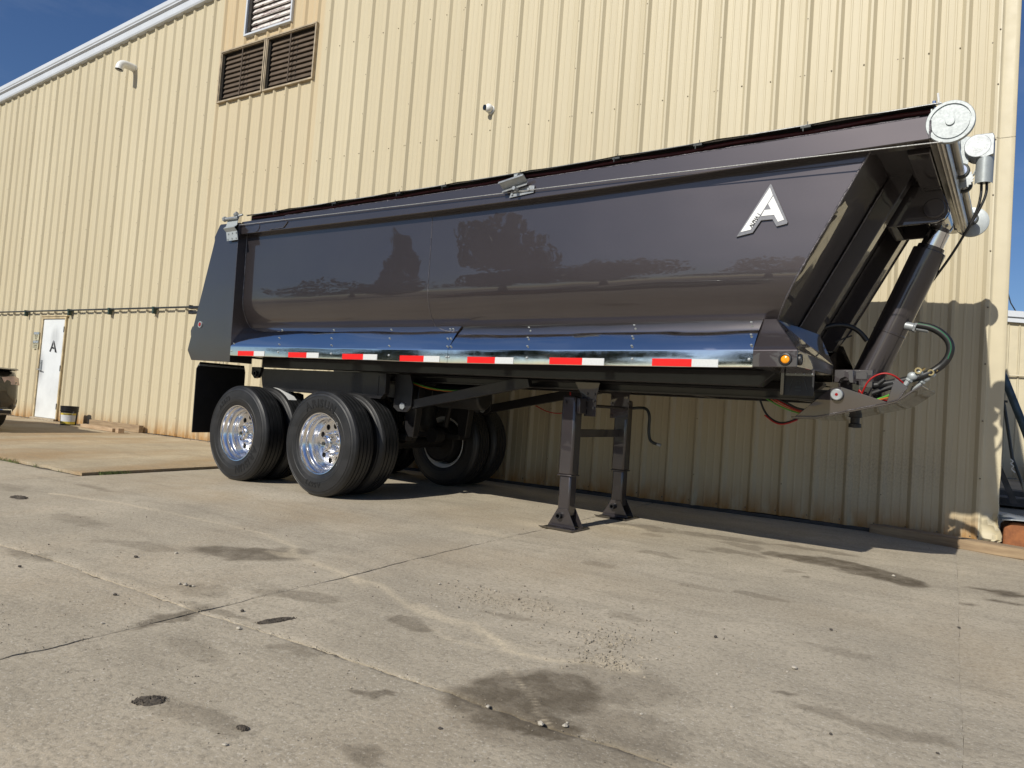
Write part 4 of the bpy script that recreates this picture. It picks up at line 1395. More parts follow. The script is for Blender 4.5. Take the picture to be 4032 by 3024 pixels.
MB().tube([(3.83, .99, 1.04), (3.91, .99, .982), (3.98, .99, .978), (4.07, .99, 1.02)], .006, 6, 2).build('slack_wire', WIRE_R, T, smooth=60)
for k, (mt, r_) in enumerate(((WIRE_G, .006), (WIRE_O, .005), (WIRE_R, .007), (HOSE, .009))):
    MB().tube([(3.84 + k * .03, .98, 1.165), (3.93 + k * .025, .98, 1.115 + k * .006), (4.03 + k * .01, .98, 1.08 + k * .008), (4.14, .98, 1.055 + k * .012)], r_, 6, 2).build('loom_wire', mt, T, smooth=60)

# landing gear
LX = 2.35
for i, y in enumerate((.64, 1.60)):
    MB().box((LX - .066, y - .066, .44), (LX + .066, y + .066, 1.105)).build('gear_leg', PAINT2, T, bevel=.018)
    MB().box((LX - .055, y - .055, .10), (LX + .055, y + .055, .441)).build('gear_inner_leg', PAINT2, T, bevel=.014)
    MB().box((LX - .069, y - .069, .435), (LX + .069, y + .069, .447)).build('leg_collar', PAINT2, T, bevel=.004)
    for s in (-1, 1):
        MB().prism([(LX - .135, .012), (LX + .135, .012), (LX + .05, .165), (LX - .045, .165)], 1, y + s * .060, y + s * .066).build('foot_gusset', PAINT2, T, bevel=.002)
    MB().box((LX - .15, y - .15, .0), (LX + .15, y + .15, .009)).add([(LX - .15, y - .15, .0), (LX + .15, y - .15, .0), (LX + .16, y - .175, .02), (LX - .16, y - .175, .02), (LX - .15, y - .15, .009), (LX + .15, y - .15, .009)], [(0, 1, 2, 3), (3, 2, 5, 4)]).build('foot_plate', PAINT2, T)
    MB().lathe([(.016, y - .10), (.026, y - .10), (.026, y + .10), (.016, y + .10)], 18, (LX - .02, 0, .105)).build('foot_pin', BLACK, T)
    yb = y + .067 if i == 0 else y - .075
    MB().prism([(LX - .03, 1.225), (LX + .21, 1.225), (LX + .185, 1.12), (LX + .185, .94), (LX + .075, .94), (LX + .05, 1.1)] if i == 0 else [(LX - .13, 1.225), (LX + .11, 1.225), (LX + .085, 1.14), (LX + .085, .93), (LX - .105, .93), (LX - .105, 1.14)], 1, yb, yb + .01).build('mount_plate', PAINT2, T, bevel=.002)
    mb = MB()
    for k in range(4):
        z = .955 + k * .058
        for x in ((LX + .095, LX + .165) if i == 0 else (LX - .09, LX + .07)):
            mb.cyl((x, yb + .001, z), (x, yb - .012, z), .012, None, 6)
    mb.build('mount_bolts', PAINT2, T, smooth=0)
MB().cyl((LX - .03, .57, 1.05), (LX - .03, .56, 1.05), .014, None, 10).build('leg_stud', PAINT2, T)
MB().box((LX + .067, .59, .96), (LX + .10, .70, 1.09)).build('leg_gearbox', PAINT2, T, bevel=.006)
MB().box((LX - .03, .707, .755), (LX - .005, 1.533, .825)).build('gear_brace', PAINT2, T, bevel=.003)
MB().cyl((LX + .03, .70, 1.03), (LX + .03, 1.70, 1.03), .014, None, 12).build('gear_shaft', PAINT2, T)
MB().tube([(LX + .03, 1.67, 1.03), (2.47, 1.72, 1.045), (2.535, 1.72, 1.035), (2.565, 1.72, .97), (2.56, 1.72, .86), (2.57, 1.72, .76), (2.60, 1.72, .725), (2.66, 1.72, .71)], .014, 10, 2).build('crank_handle', IRONPIPE, T, smooth=60)
MB().cyl((2.655, 1.72, .711), (2.69, 1.72, .705), .016, .014, 10).build('crank_grip', GALV, T)

# wheels
def tyre_profile():
    w = .28
    side = [(.292, .040), (.300, .026), (.315, .020), (.318, .016), (.335, .010), (.338, .006), (.372, .001), (.376, .003), (.380, .001), (.43, .0005), (.452, .003), (.455, .0), (.462, .001), (.464, .006), (.478, .012), (.481, .010), (.487, .018), (.502, .030), (.507, .040)]
    tr = []
    for g in (.072, .116, .164, .208):
        tr += [(.511, g - .005), (.4985, g - .004), (.4985, g + .004), (.511, g + .005)]
    return side + [(.511, .050)] + tr + [(.511, w - .050)] + [(r, w - h) for r, h in reversed(side)]


TYREM = MB().lathe(tyre_profile(), 88).mesh('tyre', TYRE, 24)
# polished outer rim (deep dish) and its disc with hand holes
RIMM = MB().lathe([(.288, .060), (.296, .030), (.2985, .022), (.2965, .019), (.288, .021), (.284, .030), (.281, .048), (.270, .060), (.262, .075), (.259, .100), (.262, .108), (.256, .120), (.246, .128), (.241, .150), (.236, .158), (.230, .168), (.226, .182), (.218, .192)], 72).mesh('wheel', CHROME, 30)
outer = [(.2205 * math.cos(2 * math.pi * i / 60), .2205 * math.sin(2 * math.pi * i / 60)) for i in range(60)]
rings = [[Vector((x, y, 0)) for x, y in outer]]
for k in range(10):
    a = 2 * math.pi * (k + .5) / 10
    rings.append([Vector((.172 * math.cos(a) + .0285 * math.cos(-t), .172 * math.sin(a) + .0285 * math.sin(-t), 0)) for t in [2 * math.pi * j / 14 for j in range(14)]])
flat = [p for r_ in rings for p in r_]
tri = tessellate_polygon(rings)
mb = MB()
mb.add([(p.x, .190, p.y) for p in flat], [tuple(t) for t in tri])
st_ = 60
for k in range(10):
    ring = flat[st_:st_ + 14]
    mb.add([(p.x, .190, p.y) for p in ring] + [(p.x, .204, p.y) for p in ring], [(i, (i + 1) % 14, 14 + (i + 1) % 14, 14 + i) for i in range(14)])
    st_ += 14
DISCM = mb.mesh('wheel_disc', CHROME, 30)
HUBM = MB().lathe([(.128, .190), (.126, .184), (.092, .182), (.084, .176), (.076, .160), (.070, .118), (.076, .116), (.076, .104), (.060, .100), (.053, .094), (.050, .066), (.046, .062), (.046, .068), (.034, .072), (.001, .072)], 40).mesh('hub', CHROME, 28)
NUTM = MB().cyl((0, .185, 0), (0, .156, 0), .014, .012, 6).cyl((0, .156, 0), (0, .142, 0), .008, None, 8).mesh('lug_nut', CHROME, 28)
mb = MB()
for k in range(8):
    a = 2 * math.pi * k / 8 + .2
    mb.cyl((.068 * math.cos(a), .106, .068 * math.sin(a)), (.068 * math.cos(a), .097, .068 * math.sin(a)), .005, None, 6)
mb.cyl((0, .072, 0), (0, .066, 0), .018, None, 12)
HUBB = mb.mesh('hub_bolts', IRONPIPE, 28)
BACKM = MB().lathe([(.28, .26), (.215, .215), (.10, .21), (.001, .21)], 32).mesh('drum_back', DRUM, 30)
VALVE = MB().tube([(.145, .185, -.12), (.15, .16, -.12), (.17, .135, -.105), (.20, .115, -.09)], .004, 6, 1).mesh('valve_stem', IRONPIPE)
# inner wheel: white enamel rim, iron drum
IRIM = MB().lathe([(.288, .06), (.296, .030), (.299, .020), (.294, .017), (.286, .022), (.281, .06), (.262, .09), (.258, .22), (.281, .25), (.294, .263), (.299, .26), (.288, .22)], 56).mesh('wheel', WHITESTEEL, 30)
IDRUM = MB().lathe([(.250, .10), (.232, .20), (.225, .33), (.215, .345), (.20, .335), (.06, .33), (.001, .33)], 40).mesh('brake_drum', DRUM, 30)


def lettering(rot):
    def arc(st, size, rad, mid, bold):
        mb = MB()
        wds = [text_data(ch, size, .0012, bold) for ch in st]
        adv = [(max(v.x for v in w[0]) - min(v.x for v in w[0])) + size * .10 for w in wds]
        tot = sum(adv) / rad
        a = mid + tot / 2
        for w, ad in zip(wds, adv):
            am = a - ad / rad / 2
            cx = (max(v.x for v in w[0]) + min(v.x for v in w[0])) / 2
            # seen from outside (-y): x right, z up
            mb.add([((rad + v.y) * math.cos(am) + (v.x - cx) * math.sin(am), -.0012 + -v.z, (rad + v.y) * math.sin(am) - (v.x - cx) * math.cos(am)) for v in w[0]], w[1])
            a -= ad / rad
        return mb.mesh('tyre_lettering', TYRETXT, 0)
    return arc('ARISUN', .108, .352, R(90) + rot, .003), arc('AS673', .070, .372, R(266) + rot, .0012)


LET = [lettering(0), lettering(R(-140))]
for ai, x in enumerate(AX):
    for side in (0, 1):
        for inner in (0, 1):
            m_ = IRIM if inner else RIMM
            wv = link('wheel', m_, T)
            if side == 0:
                wv.location = (x, .34 if inner else 0, AZ)
            else:
                wv.location = (x, far(.34) if inner else far(0), AZ)
                wv.rotation_euler = (0, 0, math.pi)
            link('tyre', TYREM, wv)
            if inner:
                link('brake_drum', IDRUM, wv)
                if side == 0 and ai == 1:
                    a0 = R(52)
                    mb = MB()
                    vs = []
                    for k in range(6):
                        a = R(84 - k * 7)
                        vs += [(.5122 * math.cos(a), .06, .5122 * math.sin(a)), (.5122 * math.cos(a), .17, .5122 * math.sin(a))]
                    mb.add(vs, [(2 * k, 2 * k + 1, 2 * k + 3, 2 * k + 2) for k in range(5)])
                    mb.build('tyre_sticker', EMBLEM, wv)
            else:
                for nm, mm_ in (('wheel_disc', DISCM), ('hub', HUBM), ('hub_bolts', HUBB), ('drum_back', BACKM), ('valve_stem', VALVE), ('tyre_lettering', LET[ai][0]), ('tyre_lettering', LET[ai][1])):
                    c = link(nm, mm_, wv)
                    if nm in ('wheel_disc', 'valve_stem'):
                        c.rotation_euler = (0, R(ai * 23 + 8), 0)
                for k in range(10):
                    a = 2 * math.pi * k / 10 + .3 + ai
                    c = link('lug_nut', NUTM, wv, loc=(.112 * math.cos(a), 0, .112 * math.sin(a)))

# ------------------------------------------------------------------ sedan and its look-alikes mirrored in the bright metal
def sedan(loc, rz, paint, label):
    o = empty('parked_car', loc)
    o.rotation_euler = (0, 0, rz)
    # x forward (tail at 0, nose at 4.7), body sections: x, z low, z shoulder, half width, z top (deck or bonnet)
    st = [(0.0, .50, .72, .62, .80), (.05, .33, .80, .76, .97), (.14, .25, .82, .84, 1.005), (.5, .22, .86, .905, 1.02), (1.0, .20, .86, .92, 1.0), (1.8, .19, .84, .925, .98), (2.7, .19, .82, .925, .96), (3.3, .20, .80, .92, .94), (4.0, .22, .74, .90, .86), (4.45, .26, .66, .82, .74), (4.62, .34, .58, .70, .66), (4.68, .42, .52, .55, .58)]
    mb = MB()
    for x, zl, zs, hw, zt in st:
        sec = [(-hw * .55, zl), (-hw * .9, zl + .03), (-hw * .985, zl + .16), (-hw, (zl + zs) / 2), (-hw * .985, zs), (-hw * .90, zt - .03), (-hw * .7, zt - .004), (0, zt + .012)]
        sec += [(-y, z) for y, z in reversed(sec[:-1])]
        mb.v += [(x, y, z) for y, z in sec]
    k = 15
    for i in range(len(st) - 1):
        for j in range(k):
            mb.f.append((i * k + j, i * k + (j + 1) % k, (i + 1) * k + (j + 1) % k, (i + 1) * k + j))
    mb.f += [tuple(range(k)), tuple((len(st) - 1) * k + j for j in range(k))]
    mb.build('car_body', paint, o, smooth=50)
    cab = [(.55, .99, .60, 1.0), (1.05, .99, .72, 1.27), (1.5, .98, .74, 1.40), (2.2, .97, .74, 1.44), (2.75, .96, .72, 1.38), (3.45, .94, .70, .96)]
    mb = MB()
    for x, zb, hw, zt in cab:
        mb.v += [(x, -hw * 1.12, zb - .03), (x, -hw * .97, (zb + zt) / 2), (x, -hw * .8, zt - .03), (x, -hw * .45, zt), (x, hw * .45, zt), (x, hw * .8, zt - .03), (x, hw * .97, (zb + zt) / 2), (x, hw * 1.12, zb - .03)]
    for i in range(5):
        for j in range(7):
            mb.f.append((i * 8 + j, i * 8 + j + 1, (i + 1) * 8 + j + 1, (i + 1) * 8 + j))
    mb.build('cabin_glass', GLASS, o, smooth=50)
    mb = MB()
    for x, zb, hw, zt in cab[1:5]:
        mb.v += [(x, -hw * .84, zt - .05), (x, -hw * .45, zt + .012), (x, hw * .45, zt + .012), (x, hw * .84, zt - .05)]
    for i in range(3):
        for j in range(3):
            mb.f.append((i * 4 + j, i * 4 + j + 1, (i + 1) * 4 + j + 1, (i + 1) * 4 + j))
    mb.build('roof_panel', paint, o, smooth=50)
    MB().prism([(-.05, 1.012), (.02, 1.035), (.30, 1.030), (.25, 1.0), (.10, .985)], 1, -.74, .74).build('deck_spoiler', paint, o, bevel=.008)
    for s in (-1, 1):
        MB().add([(.010, s * .52, .88), (.030, s * .705, .91), (.15, s * .832, .88), (.15, s * .852, .76), (.036, s * .735, .77), (.006, s * .58, .77)], [(0, 1, 4, 5), (1, 2, 3, 4)]).build('tail_light', LENSWHITE, o)
        MB().box((.0, s * .62 - .10, .28), (.10, s * .62 + .10, .37)).build('exhaust_tip', CHROME, o, bevel=.015)
        MB().box((.012, s * .62 - .082, .295), (-.003, s * .62 + .082, .355)).build('exhaust_mouth', BLACK, o)
        for x in (.95, 3.75):
            w = MB().lathe([(.18, -.02), (.20, .0), (.30, -.01), (.325, .03), (.325, .18), (.30, .21), (.2, .2)], 32, (x, s * .92 - (.0 if s < 0 else .19), .325)).build('car_wheel', TYRE, o, smooth=40)
            MB().lathe([(.19, .02), (.17, .03), (.05, .0), (.001, .0)], 24, (x, s * .92 - (.0 if s < 0 else .05), .325)).build('car_rim', GALV, o)
    MB().box((.025, -.55, .38), (-.004, .55, .50)).build('rear_valance', BLACK, o, bevel=.01)
    tag(o, label, 'car')
    return o


sedan((-12.98, 4.95, gz(5.3) + .03), math.pi, CARPAINT, 'dark grey sedan with its tail at the left edge near the white door')
sedan((-9.6, -6.4, gz(-6)), math.pi * .93, MAROON, 'maroon sedan seen only mirrored in the stainless side strip')
sedan((-4.8, -5.9, gz(-6)), math.pi * .95, GREEN, 'pale green sedan seen only mirrored in the stainless side strip')

# ------------------------------------------------------------------ small things by the wall
Bk = empty('plastic_bucket', (-14.72, 7.43, gz(7.43) + .028))
MB().lathe([(.001, .004), (.130, .004), (.132, .0), (.136, .01), (.150, .265), (.158, .268), (.160, .285), (.153, .290), (.154, .315), (.161, .318), (.162, .330), (.155, .334), (.157, .355), (.163, .357), (.163, .368), (.148, .368), (.128, .02), (.001, .02)], 40, (0, 0, 0), 2).build('pail', BLACK, Bk)
lab = MB()
for i in range(15):
    a = R(-95 + i * 8.6)
    for z, r_ in ((.018, .1385), (.235, .1500)):
        lab.v.append((r_ * math.cos(a), r_ * math.sin(a), z))
lab.f = [(2 * i, 2 * i + 2, 2 * i + 3, 2 * i + 1) for i in range(14)]
lab.build('paper_label', simple('white_pail_label', (.62, .64, .66), .5), Bk, fix=False)
YEL = simple('yellow_label_band', (.62, .48, .07), .5)
for z0, z1 in ((.02, .07), (.198, .233)):
    lab = MB()
    for i in range(15):
        a = R(-95 + i * 8.6)
        for z in (z0, z1):
            r_ = .1395 + (z - .018) / .217 * .0115
            lab.v.append((r_ * math.cos(a), r_ * math.sin(a), z))
    lab.f = [(2 * i, 2 * i + 2, 2 * i + 3, 2 * i + 1) for i in range(14)]
    lab.build('label_band', YEL, Bk, fix=False)
lab = MB()
vs, fs = text_data('MULTI GEAR', .026, .0004, .0006)
lab.add([(.1518 * math.cos(R(-38) + v.x / .15), .1518 * math.sin(R(-38) + v.x / .15), .206 + v.y) for v in vs], fs)
lab.build('label_text', DARKTXT, Bk, smooth=0)
MB().tube([(-.165, 0, .27), (-.172, -.03, .22), (-.16, -.07, .17), (-.10, -.13, .14)], .003, 5, 2).build('bail_wire', GALV, Bk)
MB().tube([(.165, 0, .27), (.172, -.03, .22), (.168, -.04, .19)], .003, 5, 1).build('bail_wire', GALV, Bk)
tag(Bk, 'black plastic pail with yellow and white label by the white door', 'bucket')


def lumber(L, w, h, x, y, rz, label, mt=WOOD, lift=.03, name='lumber_board', ry=0, cat='board'):
    o = MB().box((-L / 2, -w / 2, 0), (L / 2, w / 2, h)).build(name, mt, bevel=.004)
    o.location = (x, y, gz(y) + lift)
    o.rotation_euler = (R(1.1), ry, rz)
    tag(o, label, cat)
    return o


lumber(1.30, .10, .065, -13.50, 7.36, R(-5), 'long pale board lying on the ground beside the pail')
lumber(.17, .10, .085, -12.66, 7.28, R(-14), 'short sawn wood block in front of the long boards', name='wood_block', cat='block')
lumber(1.75, .09, .13, -13.55, 7.70, R(-1), 'thick beam lying against the foot of the beige wall', OLDWOOD, name='timber_beam', cat='beam')
lumber(1.0, .07, .03, -14.05, 7.50, R(-14), 'thin grey board lying across behind the long pale board', GREYWOOD)
lumber(1.9, .16, .085, .28, 7.42, R(-20), 'thick weathered timber lying at the right building corner', OLDWOOD, lift=.0, name='timber_beam', cat='beam')

# rusty trough with a metal sheet on top, at the right corner
o = MB().prism([(.415, -.03), (.42, .155), (.45, .175), (.475, .205), (1.15, .21), (1.2, -.03)], 1, 7.80, 8.35).build('rusty_trough', RUSTM, bevel=.015)
tag(o, 'orange rusted steel trough beside the right building corner', 'trough')
mb = MB()
N = 12
for i in range(N + 1):
    for j, y in enumerate((7.74, 8.6)):
        x = .40 + i * .08
        mb.v.append((x, y, .222 + .012 * math.sin(i * .9 + j * 1.7)))
for i in range(N):
    mb.f.append((2 * i, 2 * i + 2, 2 * i + 3, 2 * i + 1))
o = mb.build('metal_sheet', GALV)
md = o.modifiers.new('s', 'SOLIDIFY')
md.thickness = .006
tag(o, 'thin bent metal sheet lying on the rusted trough', 'sheet')
o = MB().box((.30, 7.80, -.04), (.40, 7.9, .10)).build('concrete_pier', STEP, bevel=.01)
tag(o, 'grey concrete footing under the torn building corner', 'footing')
o = MB().tube([(.36, 11, 2.12), (.545, 11, 1.71), (.752, 11, 1.15), (1.15, 11, .0)], .045, 14).build('steel_strut', BLUEPIPE)
tag(o, 'blue painted steel strut leaning beyond the right building corner', 'strut')
o = MB().tube([(.476, 10, 1.41), (.49, 10, 1.36), (.587, 10, .765), (.69, 10, .48), (.86, 10, gz(10))], .017, 8).tube([(.476, 10, 1.405), (.52, 10, 1.405)], .014, 6).build('steel_pole', IRONPIPE)
tag(o, 'thin dark pole leaning beside the blue strut', 'pole')
o = MB().tube([(.57, 9.97, .75), (.60, 9.96, .72), (.565, 9.97, .70), (.61, 9.96, .67), (.575, 9.97, .64), (.62, 9.97, .60)], .006, 5, 2).build('tie_wire', WHITEPVC)
tag(o, 'white tie twisted round the thin dark pole', 'tie')
o = MB().prism([(.46, .95), (.53, .93), (.90, .04), (.80, .04)], 1, 13.6, 13.68).build('lumber_board', GREYWOOD)
tag(o, 'dark slanting board propped on the stack behind the corner', 'board')
o = MB().box((.55, 13.9, -.03), (1.6, 14.6, .10)).box((.6, 15.2, -.03), (2.4, 15.9, .16)).build('pallet_stack', GREYWOOD, bevel=.01)
tag(o, 'low dark pallet stack on the ground behind the corner', 'pallet')
o = MB().box((2.0, 26.5, -.03), (4.2, 28.2, .55)).build('scrap_bin', BLACK, bevel=.03)
tag(o, 'dark bin by the foot of the far beige building', 'bin')

# far building
F = empty('far_metal_building', (1.6, 28.8, -.03))
mb = MB()
prof = []
for k in range(70):
    c = -9 + k * .3048
    prof += [(c - .036, 0), (c - .0125, -.032), (c + .0125, -.032), (c + .036, 0)]
n = len(prof)
mb.add([(x, y, z) for z in (0, 1) for x, y in prof], [(i, i + 1, n + i + 1, n + i) for i in range(n - 1)])
mb.v = [(x, y, 0 if z == 0 else 5.17 - .10 * max(x, -9) * 1.) for x, y, z in mb.v]
mb.build('ribbed_wall', WALLTRIM, F, smooth=0)
mb = MB()
zt = lambda x: 5.17 - .10 * x
for y0, y1, za, zb in ((-.14, .05, -.03, .14), (-.20, .05, .141, .34)):
    vs = [(x, y, zt(x) + z) for x in (-9, 12.3) for y, z in ((y0, za), (y0, zb), (y1, zb), (y1, za))]
    mb.add(vs, [(0, 4, 5, 1), (1, 5, 6, 2), (3, 7, 4, 0), (0, 1, 2, 3), (7, 6, 5, 4)])
mb.build('roof_edge', TRIMW, F, smooth=0)
MB().add([(-9, 0, zt(-9) + .34), (12.3, 0, zt(12.3) + .34), (12.3, 14, zt(12.3) + .34), (-9, 14, zt(-9) + .34)], [(0, 1, 2, 3)]).build('roof', TRIMW, F, smooth=0)
MB().cyl((-9, -.10, 3.38), (12, -.10, 3.36), .03, None, 8).build('wall_rail', WALLTRIM, F)
tag(F, 'far beige ribbed building with a white roof edge beyond the corner', 'building')
o = MB().tube([(1.05, 28.5, 7.2), (1.45, 28.6, 5.75), (1.62, 28.7, 5.45)], .02, 5).build('guy_wire', IRONPIPE)
tag(o, 'thin dark guy wire above the far roof edge', 'wire')

# ------------------------------------------------------------------ dirt, pebbles, gravel, grass
def lump(cx, cy, rx, ry, h, seed, mt):
    rr = random.Random(seed)
    mb = MB()
    ns, nr = 26, 7
    mb.v.append((0, 0, h))
    for j in range(1, nr + 1):
        for i in range(ns):
            a = 2 * math.pi * i / ns
            k = j / nr
            e = 1 + .10 * math.sin(a * 3 + seed) + .07 * math.sin(a * 5 + seed * 2) + rr.uniform(-.06, .06)
            mb.v.append((rx * k * e * math.cos(a), ry * k * e * math.sin(a), h * (1 - k ** 2.4) * rr.uniform(.3, 1.25) if j < nr else -.004))
    for i in range(ns):
        mb.f.append((0, 1 + i, 1 + (i + 1) % ns))
        for j in range(nr - 1):
            a, b = 1 + j * ns + i, 1 + j * ns + (i + 1) % ns
            mb.f.append((a, a + ns, b + ns, b))
    for _ in range(130):                    # crumbs on and around it
        a, k = rr.uniform(0, 6.283), rr.random() ** .5 * 1.12
        x, y, r_ = rx * k * math.cos(a), ry * k * math.sin(a), rr.uniform(.0015, .0042)
        z = max(0, h * (1 - k ** 2.4) * .8)
        q = [(r_, 0, 0), (-r_ * .8, r_ * .6, 0), (-r_ * .6, -r_ * .7, 0), (.1 * r_, .1 * r_, r_ * .9), (0, 0, -r_)]
        c_, s_ = math.cos(a * 7), math.sin(a * 7)
        mb.add([(x + c_ * u - s_ * v, y + s_ * u + c_ * v, z + w) for u, v, w in q], [(0, 1, 3), (1, 2, 3), (2, 0, 3), (1, 0, 4), (2, 1, 4), (0, 2, 4)])
    o = mb.build('dirt_clump', mt, smooth=0, fix=False)
    o.location = (cx, cy, gz(cy) + .004)
    return o


tag(lump(-6.38, 2.90, .085, .05, .012, 3, CLUMP), 'flat dark dirt clump near the left edge of the yard', 'dirt', 'dirt clumps on the yard')
o = tag(lump(-2.128, 1.405, .048, .034, .010, 5, CLUMP), 'dark dirt clump lowest in the left foreground', 'dirt', 'dirt clumps on the yard')
o.rotation_euler = (0, 0, R(45))
o = tag(lump(-2.48, 2.20, .085, .022, .008, 8, CLUMP), 'long narrow dark dirt clump beside the slab joint', 'dirt', 'dirt clumps on the yard')
o.rotation_euler = (0, 0, R(72))
tag(lump(-1.757, 1.466, .020, .012, .005, 9, CLUMP), 'tiny dark dirt clump in the foreground', 'dirt', 'dirt clumps on the yard')


def pebble_mesh(seed):
    rr = random.Random(seed)
    mb = MB().ball((0, 0, 0), 1, 8, (1, .8, .62))
    mb.v = [tuple(c * rr.uniform(.68, 1.2) for c in v) for v in mb.v]
    return mb.mesh('pebble', STONEM, 20)


PM = [pebble_mesh(i) for i in range(5)]
PD = []
for q in PM:
    c = q.copy()
    c.materials.clear()
    c.materials.append(STONED)
    PD.append(c)
spots = [(-3.924, 2.419, .016, 1), (-3.863, 2.627, .014, 0), (-3.27, 2.26, .011, 0), (-3.25, 2.28, .010, 0), (-3.235, 2.265, .012, 0), (-3.20, 2.27, .011, 1), (-3.19, 2.28, .009, 0), (-2.504, 2.022, .013, 0), (-2.689, 2.185, .012, 1), (-1.71, 1.37, .010, 0),
         (-1.277, 2.062, .011, 0), (-1.075, 2.06, .016, 0), (-1.008, 2.102, .013, 0), (-1.015, 2.13, .007, 0), (-1.304, 1.837, .009, 1), (-.514, 3.189, .016, 0), (-.53, 3.13, .007, 0), (-.303, 5.576, .020, 0), (-.888, 3.369, .012, 1), (.067, 4.45, .010, 1),
         (-.47, 3.9, .011, 1), (-1.05, 3.3, .010, 0), (-1.0, 2.9, .009, 0), (-2.35, 3.2, .011, 0), (-2.2, 3.25, .010, 0), (-2.05, 3.3, .010, 0), (-2.1, 2.85, .008, 0), (-.75, 2.9, .009, 0), (-.30, 2.62, .008, 1), (.0, 2.7, .007, 1), (-3.0, 2.9, .010, 0), (-.85, 2.35, .008, 0), (-.62, 2.62, .009, 0), (-3.3, 1.95, .012, 1), (-2.95, 1.7, .009, 0), (-4.1, 1.9, .012, 1)]
for i, (x, y, r_, dk) in enumerate(spots):
    if x < -3.6 and y > 5:
        continue
    o = link('pebble', (PD if dk else PM)[i % 5])
    o.location = (x, y, gz(y) + r_ * .5)
    o.scale = (r_ * .85, r_ * .85, r_ * .75)
    o.rotation_euler = (0, 0, rnd.uniform(0, 6))
    own = {(-3.924, 2.419): 'dark stone lying left of the brown stain', (-3.863, 2.627): 'pale stone next to the dark stone left of the brown stain', (-2.504, 2.022): 'pale stone by the crossing of the two slab joints',
           (-1.277, 2.062): 'leftmost pale stone on the big oil stain', (-1.075, 2.06): 'largest pale stone on the big oil stain', (-1.008, 2.102): 'pale stone at the right end of the big oil stain',
           (-.514, 3.189): 'largest pale stone in the open right foreground', (-.303, 5.576): 'pale stone lying on the dark stain near the wall shadow', (-.888, 3.369): 'dark stone in the middle of the right yard',
           (.067, 4.45): 'dark stone lying on the right slab joint', (-1.71, 1.37): 'pale stone lowest in the left foreground', (-1.304, 1.837): 'dark stone below the left end of the big oil stain'}.get((x, y))
    tag(o, own or ('small dark pebble on the concrete yard' if dk else 'small pale pebble on the concrete yard'), 'pebble', 'dark pebbles' if dk else 'pale pebbles')

mb = MB()


def grit(x, y, r_):
    a = rnd.uniform(0, 6)
    z = gz(y) + r_ * .4
    c, s = math.cos(a), math.sin(a)
    k = rnd.uniform(.6, 1)
    vs = [(r_, 0, 0), (-r_ * .8, r_ * .5 * k, 0), (-r_ * .6, -r_ * .7 * k, 0), (.1 * r_, .1 * r_, r_ * .8), (0, 0, -r_ * .8)]
    mb.add([(x + c * u - s * v, y + s * u + c * v, z + w) for u, v, w in vs], [(0, 1, 3), (1, 2, 3), (2, 0, 3), (1, 0, 4), (2, 1, 4), (0, 2, 4)])


for cx, cy, sx, sy, k in ((-1.9, 3.16, .16, .10, 230), (-1.24, 2.96, .09, .16, 260), (-1.15, 2.73, .09, .05, 160), (-2.2, 3.0, .3, .12, 60), (-1.5, 3.1, .35, .2, 120)):
    for _ in range(k):
        grit(rnd.gauss(cx, sx), rnd.gauss(cy, sy), abs(rnd.gauss(.0042, .002)) + .0016)
for _ in range(70):
    grit(rnd.uniform(-5, 1.), rnd.uniform(1.5, 6), rnd.uniform(.004, .007))
for _ in range(2600):
    y = 1.35 + 6 * rnd.random() ** 1.8
    grit(rnd.uniform(-5.5 if y > 2 else -3.5, 1.2), y, abs(rnd.gauss(.0016, .0014)) + .0009)
for s0 in range(420):                       # crumbs in the slab joints
    if s0 % 2:
        grit(rnd.uniform(-4.5, -.4), J1 + rnd.gauss(0, .012), rnd.uniform(.0015, .004))
    else:
        grit(J2 + rnd.gauss(0, .012), rnd.uniform(1.2, 5), rnd.uniform(.0015, .004))
o = mb.build('gravel', simple('gravel_grit', (.27, .235, .18), .9, 0, .8, 120), smooth=0, fix=False)
tag(o, 'fine gravel and grit scattered over the concrete yard', 'gravel', kind='stuff')
mb = MB()
for _ in range(500):                        # rubble along the foot of the wall
    x = rnd.uniform(-19, -8)
    grit(x, 7.70 + rnd.gauss(0, .06), rnd.uniform(.004, .012))
    mb.v[-5:] = [(a, b, c + .028) for a, b, c in mb.v[-5:]]
o = mb.build('rubble', simple('rubble_grit', (.27, .22, .16), .9, 0, .6, 60), smooth=0, fix=False)
tag(o, 'small rubble along the foot of the beige wall', 'rubble', kind='stuff')
mb = MB()
for _ in range(900):
    if rnd.random() < .68:
        x, y = rnd.uniform(-9.6, -7.9), 3.95 + rnd.gauss(0, .012)
        if fbm(np.array([x * 3.]), np.array([.0]), 4)[0] < .45:
            continue
    else:
        x, y = -7.51 + rnd.gauss(0, .012), 4.15 + abs(rnd.gauss(0, .16))
    h, a = rnd.uniform(.012, .05), rnd.uniform(0, 6.28)
    z = gz(y) - .01
    dx, dy = math.cos(a) * .5, math.sin(a) * .5
    b = .003
    mb.add([(x - b, y, z), (x + b, y, z), (x + dx * h * .5 + b * .6, y + dy * h * .5, z + h * .7), (x + dx * h, y + dy * h, z + h)], [(0, 1, 2), (0, 2, 3)])
o = mb.build('grass', GRASSM, smooth=0, fix=False)
tag(o, 'sparse grass growing along the edge of the raised concrete apron', 'grass', kind='stuff')

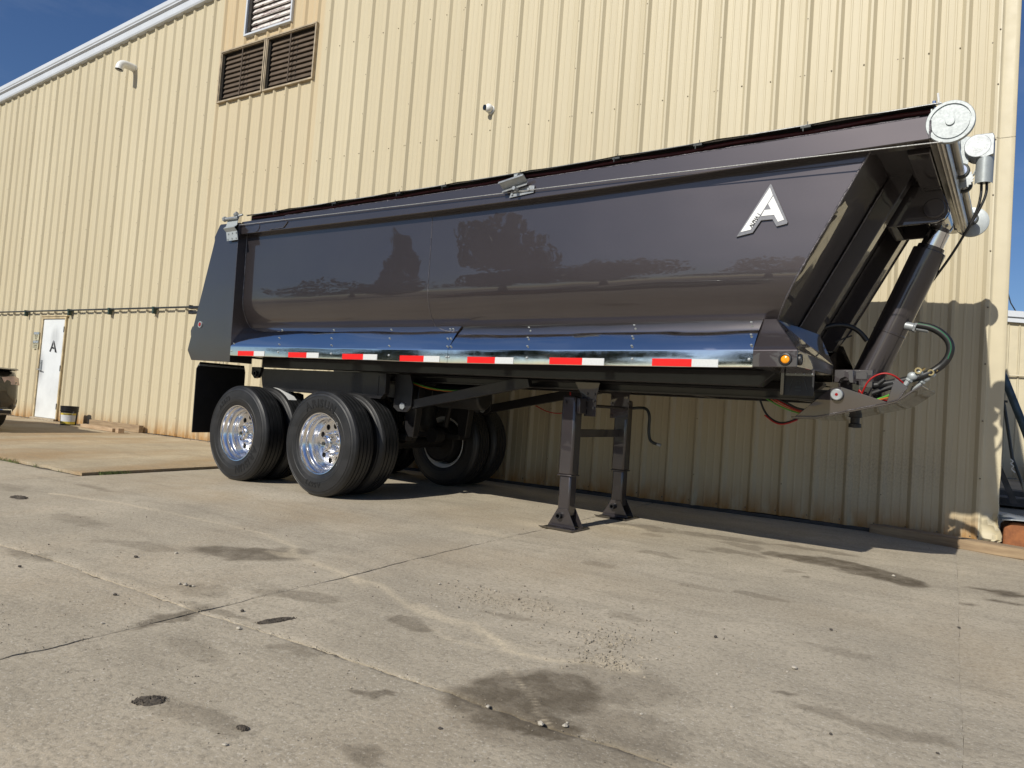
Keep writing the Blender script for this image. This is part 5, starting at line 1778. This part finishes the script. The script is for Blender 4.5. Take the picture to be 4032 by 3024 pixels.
# ------------------------------------------------------------------ trees behind the camera (seen mirrored in the paint)
def tree(x, y, h, rx, kind, label, seed):
    rr = random.Random(seed)
    o = empty('roadside_tree', (x, y, gz(y)))
    hb = .06 * h if kind == 'cypress' else .28 * h
    tr = MB().tube([(0, 0, -.1), (.05, 0, hb), (0, .1, h * .6), (0, 0, h * .9)], [.05 * rx + .12, .04 * rx + .1, .06, .02], 8)
    for k in range(5):
        a = rr.uniform(0, 6.28)
        z = h * rr.uniform(.35, .7)
        tr.tube([(0, 0, z), (math.cos(a) * rx * .4, math.sin(a) * rx * .4, z + h * .1), (math.cos(a) * rx * .7, math.sin(a) * rx * .7, z + h * .14)], [.06, .04, .02], 5)
    tr.build('trunk', BARK, o)
    mb = MB()
    cl = [(rr.gauss(0, .35), rr.gauss(0, .35), rr.random()) for _ in range(16)]
    for _ in range(3600):
        if kind == 'cypress':
            t = rr.random()
            r_ = rx * math.sin(math.pi * min(1, t * .93 + .07)) ** .7 * rr.random() ** .4
            a = rr.uniform(0, 6.28)
            c = Vector((r_ * math.cos(a), r_ * math.sin(a), hb + (h - hb) * t))
        else:
            u, v, t = cl[rr.randrange(16)]
            d = Vector((rr.gauss(0, 1), rr.gauss(0, 1), rr.gauss(0, 1))).normalized() * (rr.random() ** .35) * .42
            c = Vector((rx * (u + d.x), rx * (v + d.y), hb + (h - hb) * (.2 + .65 * t + d.z * .35)))
        q = Vector((rr.gauss(0, 1), rr.gauss(0, 1), rr.gauss(0, 1))).normalized()
        w = q.orthogonal().normalized()
        s_ = rr.uniform(.16, .34) * (1 if kind != 'cypress' else .8)
        e = q.cross(w)
        mb.add([c + w * s_, c + e * s_ * .6, c - w * s_, c - e * s_ * .6], [(0, 1, 2, 3)])
    mb.build('crown', TREECROWN, o, smooth=0, fix=False)
    tag(o, label, 'tree', 'trees across the road')


tree(-34.6, -22, 11.0, 1.7, 'cypress', 'tall narrow tree mirrored in the rear part of the tub side', 1)
tree(-28, -25, 11.5, 3.4, 'broad', 'broad dark tree mirrored beside the weld seam of the tub', 2)
tree(-49, -30, 10, 7.5, 'broad', 'low wide tree mirrored near the tail of the tub', 3)
tree(-26, -34, 10.5, 6.5, 'broad', 'wide tree mirrored in the middle of the tub side', 4)
tree(-17.5, -42, 11, 7.5, 'broad', 'spreading tree mirrored under the middle tarp latch', 5)
tree(-6, -46, 10, 7.5, 'broad', 'rounded tree mirrored below the emblem', 6)
